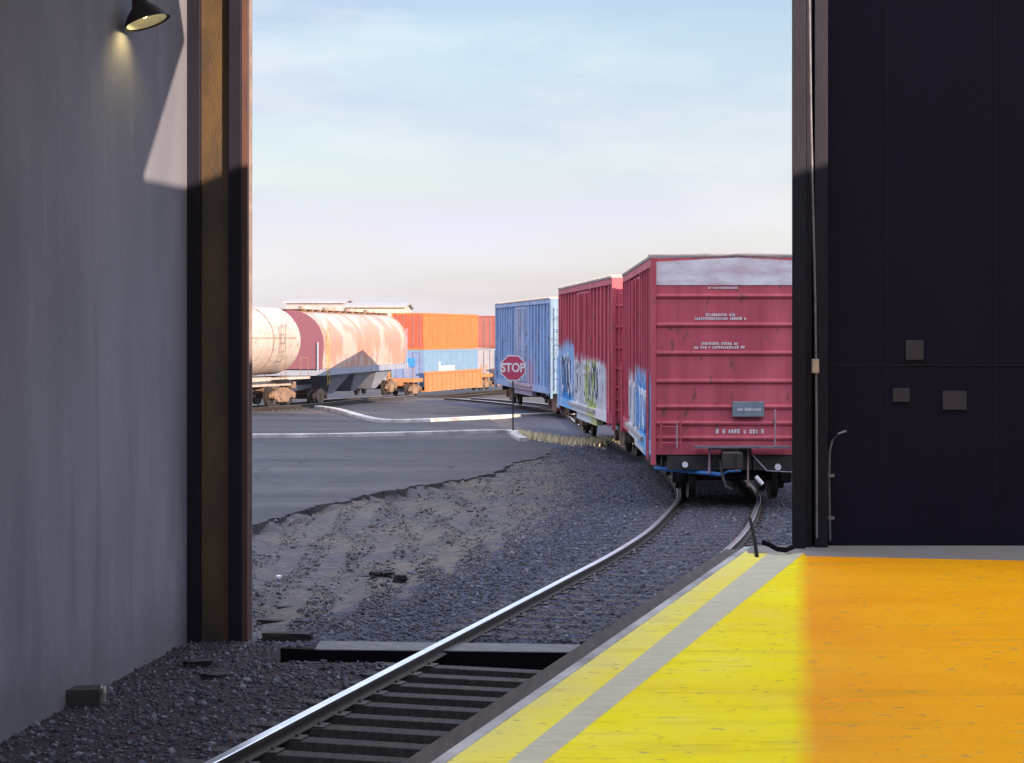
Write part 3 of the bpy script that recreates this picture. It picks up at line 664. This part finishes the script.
def ladder(parent, x, y, z0, z1, ax, m, wv=.42):
    mb = MB(); n = int((z1-z0)/.38)
    for s in (-1,1):
        q = Vector((x,y,0)); q[ax] += s*wv/2; mb.tube([(q.x,q.y,z0),(q.x,q.y,z1)], .018, 6)
    for i in range(n+1):
        a = Vector((x,y,z0+.1+i*(z1-z0-.2)/max(1,n))); b_ = a.copy(); a[ax] -= wv/2; b_[ax] += wv/2; mb.tube([a,b_], .014, 6)
    return mb.build('ladder', m, parent)
def marks(parent, x, y, z, w_, h, ax, name='stencil', rows=1, seed=1):
    """rows of small worn stencilled characters too faded to read"""
    r = random.Random(seed); mb = MB()
    for k in range(rows):
        u = -w_/2*(1-.25*(k%2)*r.random())
        while u < w_/2:
            l = r.uniform(.5,1.0)*h*.6; zz = z-k*h*1.5
            a = [x,y,zz]; b_ = [x,y,zz+h*r.uniform(.75,1)]; a[ax] += u; b_[ax] += u+l; o_ = 1-ax
            a[o_] -= .004; b_[o_] += .004
            mb.box([min(p,q_) for p,q_ in zip(a,b_)], [max(p,q_) for p,q_ in zip(a,b_)]); u += l+h*.22
            if r.random() < .15: u += h*.6
    return mb.build(name, M['letter'], parent)
def boxcar(near, far, label, paint, end_paint, roof_m, door_m, ribs='vertical', band=False, detail=False, W=3.1, eave=4.50, peak=4.575, group='boxcars standing on the curved track', ladder_m=None):
    near, far = Vector(near), Vector(far); L = (far-near).length; c = (near+far)/2; d = (far-near)
    root = empty('boxcar', (c.x,c.y,T(c.y)), label, 'boxcar', group, math.atan2(d.y,d.x))
    h = L/2; hw = W/2; sill = .98
    mb = MB(); mb.box((-h+.02,-hw+.07,sill),(h-.02,hw-.07,eave-.003))
    for s in (-1,1):            # side sheets: sill, top chord, corner posts and outside posts
        y0, y1 = s*(hw-.07), s*hw
        a, b_ = min(y0,y1)-0*.001, max(y0,y1)
        mb.box((-h,a,sill-.12),(h,b_,sill+.14)); mb.box((-h,a,eave-.16),(h,b_,eave))
        for x in (-h,h-.12): mb.box((x+.001,a-.002*s,sill+.141),(x+.119,b_+.004*s if s>0 else b_,eave-.161))
        dw = 1.55
        x = -h+.62
        while x < h-.4:
            if abs(x) > dw+.1: mb.box((x-.05,a,sill+.141),(x+.05,b_-.004 if s>0 else b_,eave-.161))
            x += .78
    body = mb.build('body', paint, root)
    for s in (-1,1):            # two plug doors with corrugation and bars
        for q in (-1,1):
            mb = MB(); x0, x1 = (q*.02, q*1.5); a, b_ = min(x0,x1), max(x0,x1)
            y0 = s*(hw-.07); y1 = s*(hw-.015)
            mb.box((a,min(y0,y1),sill+.2),(b_,max(y0,y1),eave-.22))
            k = a+.12
            while k < b_-.1: mb.box((k-.035,min(y1,y1+s*.03),sill+.25),(k+.035,max(y1,y1+s*.03),eave-.27)); k += .21
            dr = mb.build('door', door_m, root)
            mb = MB()
            for u in (a+.22, b_-.22): mb.tube([(u,y1+s*.055,sill+.22),(u,y1+s*.055,eave-.25)], .022, 6)
            mb.build('locking_bar', door_m, dr)
            mb = MB(); mb.box((a+.2,min(y1+s*.03,y1+s*.09),2.0),(a+.75,max(y1+s*.03,y1+s*.09),2.08)); mb.build('handle', M['letter'], dr)
        mb = MB(); mb.box((-3.1,min(s*hw,s*(hw+.06)),sill+.02),(3.1,max(s*hw,s*(hw+.06)),sill+.10)); mb.build('door_track', roof_m, root)
        mb = MB(); mb.box((-2.4,min(s*(hw-.3),s*(hw-.12)),.62),(2.4,max(s*(hw-.3),s*(hw-.12)),.90)); mb.build('side_sill', paint, root)
    # roof
    mb = MB(); e = hw+.02
    mb.extr([(-e,eave),(-e,eave+.05),(-.25,peak-.03),(0,peak),(.25,peak-.03),(e,eave+.05),(e,eave)], -h-.03, h+.03)
    x = -h+.5
    while x < h: mb.extr([(-e,eave+.05),(-e,eave+.085),(0,peak+.04),(e,eave+.085),(e,eave+.05),(0,peak)], x-.03, x+.03); x += 1.05
    mb.build('roof', roof_m, root)
    for s in (-1,1):            # ends
        X = s*h; mb = MB(); ex = lambda a,b_: (min(a,b_),max(a,b_))
        x0,x1 = ex(X-s*.02, X+s*.03)
        mb.extr([(-hw+.03,sill-.1),(-hw+.03,eave-.003),(0,peak-.03),(hw-.03,eave-.003),(hw-.03,sill-.1)], x0, x1)
        for z in (3.80,3.27,2.75,2.23,1.76,1.46,1.19):
            # rolled ridge: half-round bulge with a shadowed underside
            vs = []; n = 5
            for yy in (-hw+.10, hw-.10):
                for k in range(n): a = math.pi*k/(n-1); vs.append((X+s*(.03+.045*math.sin(a)), yy, z+.045*math.cos(a)))
            mb.add(vs, [(k,k+1,n+k+1,n+k) for k in range(n-1)]+[tuple(range(n)),tuple(range(n,2*n))])
        for yy in (-1,1): mb.box((*ex(X+s*.031,X+s*.11)[:1],min(yy*(hw-.09),yy*(hw-.002)),sill-.28),(ex(X+s*.031,X+s*.11)[1],max(yy*(hw-.09),yy*(hw-.002)),eave))
        ep = mb.build('end_panel', end_paint, root)
        if band:
            mb = MB(); x0,x1 = ex(X+s*.032,X+s*.045); mb.extr([(-hw+.10,4.0),(-hw+.10,4.43),(0,peak-.07),(hw-.10,4.43),(hw-.10,4.0)], x0, x1); mb.build('top_band', M['canvas'], ep)
        cp = coupler(root, X, s, M['rail_side'] if detail else None); cp.location.y = .2 if detail else 0
        mb = MB(); x0,x1 = ex(X-s*.25,X+s*.09); mb.box((x0,-hw+.32,.60),(x1,-.30,.86)); mb.box((x0,.30,.60),(x1,hw-.32,.86)); mb.box((x0-.0,-.27,.60),(x1,.27,1.02))
        mb.build('end_sill', M['steel_black'], root)
        mb = MB(); x0,x1 = ex(X+s*.12,X+s*.40); mb.box((x0,-.95,1.02),(x1,.80,1.05)); mb.build('crossover_step', M['galv'], root)
        lm = ladder_m or paint
        for yy in (-1,1): ladder(root, X+s*.13, yy*(hw-.36), 1.0, 1.5 if detail else 4.2, 1, lm, .36)
        for yy in (-1,1): ladder(root, X-s*.30, yy*(hw+.04), .78, 2.4, 0, lm)
        mb = MB(); mb.tube([(X+s*.2,.32,.80),(X+s*.42,.30,.55),(X+s*.62,.25,.34),(X+s*.75,.16,.30)], .028, 8); mb.build('air_hose', M['steel_black'], root)
        mb = MB(); mb.tube([(X+s*.12,-.22,.95),(X+s*.55,-.5,.62),(X+s*.6,-.95,.60)], .014, 6); mb.build('uncoupling_lever', M['galv'], root)
    for s in (-1,1): truck(root, s*(h-1.75), M['steel_black'] if detail else M['steel_tan'])
    # brake gear hanging under the floor
    mb = MB(); mb.tube([(-.9,.35,.62),(.5,.35,.62)], .2, 10); mb.box((1.2,-.5,.45),(1.8,-.1,.85)); mb.box((-h+.5,-.16,.72),(h-.5,.16,.96)); mb.build('underframe', M['steel_black'], root)
    return root, h, hw

RED = (.50,.075,.115); REDD = (.38,.050,.080)
BL = (.10,.34,.66); WH = (.60,.60,.66); LB = (.33,.50,.72)
# near car: x = -h is the end facing the warehouse
red_side1 = car_paint('red_side_near', RED, REDD, [(-1.6,2.6,2.3,WH,3.),(-6,-1.1,2.35,LB,5.),(-5.2,-1.4,2.15,BL,8.)])
red_side2 = car_paint('red_side_far', RED, REDD, [(-5.4,5.2,2.35,WH,1.),(2.3,6.8,2.8,LB,8.),(3.2,5.6,2.15,BL,4.),(-2.9,-1.1,2.35,(.50,.55,.25),6.),(-4.9,-3.5,1.6,(.6,.56,.6),9.)])
red_end = car_paint('red_end_paint', (.49,.076,.108), (.37,.052,.075))
blue_side = car_paint('blue_side_paint', (.26,.38,.60), (.16,.24,.42), [(-3.6,2.6,2.1,(.36,.28,.42),3.)])
blue_end = car_paint('blue_end_paint', (.12,.20,.29), (.07,.12,.20))
blue_door = car_paint('blue_door_paint', (.42,.47,.62), (.24,.30,.46))
c1, h1, hw1 = boxcar((4.13,35.0),(4.25,45.9), 'nearest red boxcar with a pale band across the top of its ribbed end', red_side1, red_end, M['roof_galv'], red_side1, band=True, detail=True, W=3.15, ladder_m=red_end)
c2, h2, hw2 = boxcar((4.02,47.4),(3.02,60.2), 'second red boxcar with sprayed graffiti low on its side', red_side2, red_end, M['roof_galv'], red_side2)
c3, h3, hw3 = boxcar((2.93,72.6),(.72,87.6), 'blue boxcar with ribbed side and pale doors behind the stop sign', blue_side, blue_end, M['roof_galv'], blue_door, W=3.0)
# near car end markings, placard, ladder rails
X = -h1-.038; DULL = mat('dull_rail', (.40,.27,.30), .6, (.25,.15,.17), 8)
marks(c1, X, .25, 3.93, .55, .045, 1, 'end_stencil', 1, 4)
for z, ww, sd in ((3.43,.55,1),(3.36,.95,2),(2.90,.65,3),(2.83,.90,5)): marks(c1, X, .30, z, ww, .055, 1, 'end_stencil', 1, sd)
marks(c1, X, .15, 1.27, .42, .085, 1, 'end_stencil', 1, 11); marks(c1, X, -.32, 1.27, .36, .085, 1, 'end_stencil', 1, 12)
mb = MB(); mb.box((X-.10,-.50,1.58),(X-.02,.08,1.86)); pc = mb.build('placard', M['placard'], c1, bevel=.01)
marks(c1, X-.104, -.22, 1.69, .42, .05, 1, 'placard_stencil', 1, 21)
for yy, z1 in ((1.10,1.5),(-.70,1.72)): MB().tube([(X-.10,yy,1.0),(X-.10,yy,z1)], .016, 6).build('grab_rail', DULL, c1)
mb = MB(); mb.tube([(X-.1,-.2,1.02),(X-.1,-.2,.30)], .02, 6); mb.tube([(X-.22,.52,.55),(X-.22,.52,1.0),(X-.22,.02,1.0),(X-.22,.02,.6)], .03, 6)
mb.build('operating_rod', DULL, c1)
MB().tube([(X-.11,.95,.70),(X+.1,.95,.70)], .055, 10).build('end_cap', M['white'], c1)
MB().tube([(X-.11,-.75,.66),(X+.1,-.75,.66)], .06, 10).build('end_cap', M['white'], c1)
mb = MB(); mb.tube([(X-.3,-.32,.50),(X-.34,-.44,.36)], .04, 8); mb.build('hose_coupling', M['white'], c1)
# graffiti strokes on the sides facing the lot (left = +y)
def scrawl(root, hw, x0, x1, z0, z1, m, seed, n=7, name='graffiti'):
    r = random.Random(seed); mb = MB(); y = hw+.012
    for k in range(n):
        cx = x0+(x1-x0)*(k+.5)/n; cz = (z0+z1)/2; a = (x1-x0)/n*.5; b_ = (z1-z0)/2
        pts = []; ph = r.uniform(0,6); tw = r.choice((.7,1.,1.3))
        for i in range(13):
            t_ = ph+i/12*4.4*tw; pts.append((cx+a*math.cos(t_)*r.uniform(.8,1.05), y, cz+b_*math.sin(t_*1.1)*r.uniform(.8,1.05)))
        for p, q_ in zip(pts, pts[1:]):
            d = Vector((q_[0]-p[0],0,q_[2]-p[2])); nn = Vector((-d.z,0,d.x)).normalized()*.045
            p, q_ = Vector(p), Vector(q_); o_ = Vector((0,.006,0)); e_ = d*.12
            mb.add([p-nn-e_-o_,q_-nn+e_-o_,q_+nn+e_-o_,p+nn-e_-o_,p-nn-e_+o_,q_-nn+e_+o_,q_+nn+e_+o_,p+nn-e_+o_], [(0,1,2,3),(4,5,6,7),(0,1,5,4),(1,2,6,5),(2,3,7,6),(3,0,4,7)])
    return mb.build(name, m, root)
M['spray_w'] = mat('white_spray', (.72,.72,.76), .7, (.5,.5,.56), 8); M['spray_y'] = mat('yellow_spray', (.60,.58,.26), .7, (.4,.38,.2), 8); M['spray_d'] = mat('dark_spray', (.05,.06,.10), .7, (.03,.03,.06), 8)
scrawl(c1, hw1, -1.0,2.0,1.1,2.1,M['spray_w'],5,5)
scrawl(c2, hw2, -4.6,1.4,1.25,2.35,M['spray_w'],6,10); scrawl(c2, hw2, -2.6,-.6,1.3,2.2,M['spray_y'],9,4); scrawl(c2, hw2, -3.6,1.6,1.4,2.3,M['spray_d'],11,8)
scrawl(c2, hw2, 2.4,5.6,1.3,2.5,M['spray_w'],16,4); scrawl(c2, hw2, 2.6,5.4,1.35,2.4,M['spray_d'],26,3); scrawl(c1, hw1, -5.0,-1.6,1.2,2.0,M['spray_w'],31,5); scrawl(c1, hw1, -1.2,1.8,1.2,2.0,M['spray_d'],33,5)
# spray blue bar hanging across the front of the near car
p0, p1 = ahead(655,35.5,468), ahead(722,34.7,474.5)
bb = MB(); o = p0.copy(); bb.tube([Vector((0,0,0)),(p1-p0)*.5+Vector((0,0,.0)),p1-p0], .040, 8); bb.tube([(p1-p0), (p1-p0)+Vector((.10,0,.055)), (p1-p0)+Vector((.35,.1,.06))], .022, 8)
r_ = bb.build('blue_bar', M['blue_bar'], smooth=True); r_.location = p0; tag(r_, 'bright blue bar slung low across the front of the nearest boxcar', 'bar')

# tank car -------------------------------------------------------------
def shell(prof_r, y_scale, zc_, m_, name, parent, seg=32, mi=None):
    mb = MB(); n = len(prof_r)
    for x, r in prof_r:
        for k in range(seg):
            a = 2*math.pi*k/seg; mb.v.append((x, r*math.sin(a)*y_scale, zc_+r*math.cos(a)))
    for i in range(n-1):
        for k in range(seg): mb.f.append((i*seg+k,i*seg+(k+1)%seg,(i+1)*seg+(k+1)%seg,(i+1)*seg+k)); mb.mi.append(0)
    return mb.build(name, m_, parent, smooth=True)
near, far = Vector((-15.3,72.6)), Vector((-10.4,86.0)); d = far-near; L = d.length; h = L/2; c = (near+far)/2
tk = empty('tank_car', (c.x,c.y,T(c.y)), 'cream tank car sunlit at the left edge of the doorway', 'tank car', None, math.atan2(d.y,d.x))
cream = car_paint('cream_tank_paint', (.41,.335,.30), (.34,.27,.24)); R_ = 1.50
shell([(-h+.5,.01),(-h+.53,.6),(-h+.68,1.1),(-h+.9,1.38),(-h+1.2,R_),(h-1.2,R_),(h-.9,1.38),(h-.68,1.1),(h-.53,.6),(h-.5,.01)], 1, 2.85, cream, 'tank', tk)
mb = MB()
for x in (-3.4,0,3.4): mb.tube([(x, (R_+.008)*math.sin(a), 2.85+(R_+.008)*math.cos(a)) for a in [2*math.pi*k/24 for k in range(25)]], .025, 5, cap=False)
mb.box((-h+1.6,-R_-.03,2.98),(h-1.6,-R_+.02,3.0)); mb.build('strap', M['steel_tan'], tk)
mb = MB(); mb.box((-h+.1,-.5,.85),(h-.1,.5,1.25)); mb.box((-h+.1,-1.45,1.15),(-h+2.2,1.45,1.25)); mb.box((h-2.2,-1.45,1.15),(h-.1,1.45,1.25)); mb.box((-h+2.2,-1.5,1.18),(h-2.2,-1.2,1.24)); mb.build('frame', cream, tk)
mb = MB(); mb.box((-1.3,-.9,4.38),(1.3,.9,4.42)); 
for x in (-1.3,0,1.3):
    for y in (-.9,.9): mb.tube([(x,y,4.4),(x,y,5.0)], .02, 5)
for y in (-.9,.9): mb.tube([(-1.3,y,5.0),(1.3,y,5.0)], .02, 5)
mb.tube([(0,0,4.2),(0,0,4.75)], .35, 14); mb.build('top_platform', M['steel_tan'], tk)
mb = MB()
for s in (-1,1):
    for x in (h-1.0,h-.25,-h+.25,-h+1.0): mb.tube([(x,s*1.42,1.2),(x,s*1.42,2.1)], .018, 5)
    mb.tube([(h-1.0,s*1.42,2.1),(h-.25,s*1.42,2.1)], .018, 5)
mb.build('hand_rail', M['steel_tan'], tk); ladder(tk, h-3, -R_-.08, 1.2, 3.6, 0, M['steel_tan'])
for s in (-1,1): truck(tk, s*(h-1.9), M['steel_tan']); coupler(tk, s*(h-.1), s)
# covered hopper -------------------------------------------------------
near, far = Vector((-10.35,88.2)), Vector((-7.45,108.0)); d = far-near; L = d.length; h = L/2; c = (near+far)/2
hp = empty('hopper_car', (c.x,c.y,T(c.y)), 'round-sided covered hopper in faded pink and orange with a grey lower body', 'hopper car', None, math.atan2(d.y,d.x))
m, t, b = principled('hopper_paint'); N = NT(t); tcn = N.n('ShaderNodeTexCoord'); v = tcn.outputs['Object']
sx = N.n('ShaderNodeSeparateXYZ'); t.links.new(v, sx.inputs[0])
c_ = N.mix(N.rng(N.noise(v, .55, 6, (1,1,.8)), .46, .54), (.40,.20,.15), (.42,.31,.27))
c_ = N.mix(N.rng(N.noise(v, 1.6, 5, (1,1,.7),(5,2,2)), .58, .64, 0, .8), c_, (.30,.17,.19))
end_shade = N.rng(sx.outputs[0], -h+.30, -h+.34, 1, 0); c_ = N.mix(end_shade, c_, (.17,.06,.085))  # near end coloured dark purple in place of shade
t.links.new(c_, b.inputs['Base Color']); b.inputs['Roughness'].default_value = .6
hopper_m = m; GREY = mat('hopper_grey', (.27,.29,.36), .6, (.2,.21,.28), 2)
mb = MB(); prof = []
for k in range(21):
    a = math.pi*(-.04+1.08*k/20); prof.append((1.58*math.cos(a), 2.95+1.55*math.sin(a)))
prof = [(1.5,1.75)]+prof+[(-1.5,1.75)]
n = len(prof); secs = []
for x, sc_ in ((-h+.3,1),(h-.3,1)): secs.append([(x, y*sc_, z) for y,z in prof])
mb.add(secs[0]+secs[1], [tuple(range(n)), tuple(range(n,2*n))[::-1]]+[(i,(i+1)%n,n+(i+1)%n,n+i) for i in range(n)])
mb.build('body', hopper_m, hp, smooth=True)
mb = MB()
for i in range(3):
    x0 = -h+2.6+i*(L-5.2)/3; x1 = x0+(L-5.2)/3-.05; xm = (x0+x1)/2
    mb.add([(x0,-1.48,1.74),(x1,-1.48,1.74),(x1,1.48,1.74),(x0,1.48,1.74),(xm-.6,-.7,.45),(xm+.6,-.7,.45),(xm+.6,.7,.45),(xm-.6,.7,.45)], [(0,1,2,3),(4,5,6,7),(0,1,5,4),(1,2,6,5),(2,3,7,6),(3,0,4,7)])
mb.build('hopper_bay', GREY, hp)
mb = MB()
for s in (-1,1): mb.box((-h+.05,min(s*1.45,s*1.6),1.45),(h-.05,max(s*1.45,s*1.6),1.74))
mb.box((-h+.05,-1.44,1.45),(-h+.2,1.44,1.7)); mb.box((h-.2,-1.44,1.45),(h-.05,1.44,1.7))
for s in (-1,1):
    for q_ in (-1,1): mb.tube([(s*(h-.25),q_*1.3,1.5),(s*(h-.25),q_*1.3,3.0)], .05, 5); mb.tube([(s*(h-.3),q_*.9,1.5),(s*(h-2.4),q_*.9,1.9)], .06, 5)
mb.box((-h,-.3,.75),(-h+3,.3,1.0)); mb.box((h-3,-.3,.75),(h,.3,1.0))
mb.build('frame', GREY, hp)
mb = MB(); mb.box((-h+.5,-.55,4.53),(h-.5,.55,4.56))
for k in range(14): mb.box((-h+.9+k*(L-1.8)/13-.03,-.6,4.44),(-h+.9+k*(L-1.8)/13+.03,.6,4.53))
mb.build('running_board', M['steel_tan'], hp)
for k in range(4):
    MB().tube([(-h+3+k*(L-6)/3,0,4.4),(-h+3+k*(L-6)/3,0,4.72)], .33, 14).build('hatch', hopper_m, hp)
ladder(hp, -h+.9, -1.66, 1.0, 3.7, 0, mat('yellow_ladder', (.42,.28,.06), .6)); ladder(hp, h-.9, -1.66, 1.0, 3.7, 0, GREY)
for s in (-1,1): truck(hp, s*(h-1.9), M['steel_tan']); coupler(hp, s*(h-.05), s)

# container train -------------------------------------------------------
def container(name, near, d2, L, z0, H, cols, label, w2=1.22, base=None):
    near = Vector(near); d2 = Vector(d2).normalized(); c = near+d2*L/2
    root = empty('shipping_container', (c.x,c.y,z0), label, 'container', 'containers on the well cars', math.atan2(d2.y,d2.x)); h = L/2
    sidem, endm, mark = cols
    mb = MB(); mb.box((-h+.05,-w2+.05,.05),(h-.05,w2-.05,H-.05))
    for s in (-1,1):
        k = -h+.25
        while k < h-.2: a, b_ = sorted((s*(w2-.049), s*(w2-.012))); mb.box((k,a,.16),(k+.14,b_,H-.14)); k += .28
    mb.build('side_wall', sidem, root)
    for s in (1,-1):
        a, b_ = sorted((s*(h-.049), s*(h-.01)))
        en = MB().box((a,-w2+.16,.14),(b_,w2-.16,H-.14)).build('end_door', endm, root)
    mb = MB()
    for y in (-.85,-.35,.35,.85): mb.tube([(-h+.0,y,.15),(-h+.0,y,H-.15)], .025, 5)
    mb.build('locking_bar', M['galv'], en)
    mb = MB()
    for s in (-1,1):
        for q_ in (-1,1):
            a, b_ = sorted((s*h, s*(h-.15))); e, f = sorted((q_*w2, q_*(w2-.15)))
            mb.box((a,e,0),(b_,f,H))
        e, f = sorted((s*w2, s*(w2-.1))); mb.box((-h+.151,e,.002),(h-.151,f,.15)); mb.box((-h+.151,e,H-.13),(h-.151,f,H-.002))
        a, b_ = sorted((s*h, s*(h-.1))); mb.box((a,-w2+.151,.002),(b_,w2-.151,.13)); mb.box((a,-w2+.151,H-.13),(b_,w2-.151,H-.002))
    mb.build('corner_frame', sidem, root)
    if mark: mark(root, h, w2, H)
    return root
cO = (mat('orange_side', (.37,.155,.050), .6, (.33,.125,.042), 1.5), mat('orange_end', (.43,.085,.045), .6, (.37,.07,.04), 2))
cB = (mat('pale_blue_side', (.155,.25,.37), .6, (.135,.22,.33), 2), mat('blue_end', (.16,.22,.40), .6, (.12,.17,.33), 2))
cR = (mat('red_container_side', (.30,.09,.075), .6, (.25,.07,.06), 2), mat('red_container_end', (.33,.11,.095), .6, (.28,.09,.08), 2))
cG = (mat('grey_container_side', (.30,.31,.38), .6, (.25,.25,.3), 2), mat('grey_container_end', (.34,.33,.38), .6, (.28,.27,.32), 2))
WELL = mat('orange_well', (.37,.165,.068), .65, (.32,.135,.055), 2)
def mk_dot(root, h, w2, H): MB().tube([(-h-.035,.25,H*.28),(-h-.02,.25,H*.28)], .16, 16).build('round_mark', M['white'], root)
def mk_logo(root, h, w2, H):
    mb = MB(); mb.box((-h-.035,-.5,H*.55),(-h-.03,.8,H*.78)); mb.build('end_logo', M['blue_bar'], root)
    r = random.Random(4); mb = MB(); x = -h+3.0
    for k in range(7): mb.box((x,-w2-.006,H*.42),(x+.3,-w2+.02,H*.42+(.62 if k in (0,) else .34))); x += .52
    mb.build('side_lettering', M['white'], root)
dC = (.285,.958); nC = Vector((-7.12,130.2)); z_r = T(130)
d_ = Vector(dC).normalized()
L20 = 12.0
ctop = 3.1+(334-313)/F*130
zt = CAM.z+(334-313)/F*130; zm = CAM.z-(350-334)/F*130; zb = zm-2.55
container('o', nC, dC, L20, zm+.01, zt-zm, (cO[0],cO[1],mk_dot), 'bright orange container on top of the stack')
container('b', nC, dC, L20, zb, 2.55, (cB[0],cB[1],mk_logo), 'pale blue container under the orange one in the well car')
nR = nC+d_*16.2
container('r', nR, dC, L20, zm+.15-.1, 2.45, (cR[0],cR[1],mk_dot), 'red container on top of the next stack behind the orange one')
container('g', nR, dC, L20, zm-2.6, 2.6, (cG[0],cG[1],None), 'pale grey container under the red one in the farther well car')
def wellcar(n0, label):
    c = n0+d_*L20/2; root = empty('well_car', (c.x,c.y,z_r), label, 'well car', 'well cars of the container train', math.atan2(d_.y,d_.x)); h = L20/2+.35
    mb = MB()
    for s in (-1,1):
        a, b_ = sorted((s*1.30, s*1.42)); mb.box((-h,a,.35),(h,b_,1.50)); a, b_ = sorted((s*1.29, s*1.50)); mb.box((-h-.2,a,1.50),(h+.2,b_,1.62)); mb.box((-h,a,.26),(h,b_,.35))
        k = -h+.3
        while k < h: a, b_ = sorted((s*1.421, s*1.49)); mb.box((k,a,.36),(k+.16,b_,1.499)); k += 1.0
    mb.box((-h,-1.28,.26),(h,1.28,.34)); mb.build('well', WELL, root)
    for s in (-1,1):
        x0, x1 = sorted((s*h, s*(h+1.9)))
        mb = MB(); mb.box((x0,-1.2,.95),(x1,1.2,1.2)); mb.box((x0,-.4,.7),(x1,.4,.94)); mb.build('end_platform', WELL, root)
        ladder(root, s*(h+1.85), -1.0, .6, 1.9, 1, WELL)
        truck(root, s*(h+1.0), M['steel_tan'])
    coupler(root, -h-1.9, -1)
    return root
w1 = wellcar(nC, 'orange ribbed well car under the orange and pale blue containers')
dup(w1, (w1.location.x+d_.x*16.2, w1.location.y+d_.y*16.2, w1.location.z), w1.rotation_euler.z, 'farther well car carrying the red and grey containers')

# ------------------------------------------------------------------ beyond the yard
z0 = -1.5
def yard_building(x0px, x1px, toppx, y, m, label, notches=0):
    a = ahead(x0px, y, toppx); b_ = ahead(x1px, y, toppx)
    c = (a.x+b_.x)/2; root = empty('far_shed', (c,y,z0), label, 'shed', 'low sheds beyond the trains'); hw = (b_.x-a.x)/2; H = a.z-z0
    mb = MB(); mb.box((-hw,0,0),(hw,18,H)); mb.build('wall', m, root)
    mb = MB(); mb.extr([(-.6,H-.3),(9,H+.3),(18.6,H-.3),(18.6,H-.05),(9,H+.55),(-.6,H-.05)], -hw-.4, hw+.4); mb.build('roof', M['roof_galv'], root)
    for k in range(5):
        x = -hw+(k+.5)*2*hw/5; MB().box((x-1.3,-.06,H*.55),(x+1.3,.02,H*.8)).build('window', M['dark_steel'], root)
    return root
M['shed'] = mat('cream_shed', (.46,.42,.39), .8, (.40,.36,.34), .5); M['shed2'] = mat('grey_shed', (.36,.33,.36), .8, (.3,.27,.3), .5)
yard_building(345, 404, 305.5, 260, M['shed'], 'cream shed rising behind the hopper car')
yard_building(286, 343, 301.5, 300, M['shed2'], 'grey shed behind the gap between tank car and hopper')
yard_building(150, 262, 314, 340, M['shed2'], 'long grey shed low behind the tank car at far left')
yard_building(420, 640, 326, 420, M['shed'], 'long low cream shed hidden mostly by the containers and boxcars')
print('SLEEPERS', n1, n2, 'stones', len(sp))
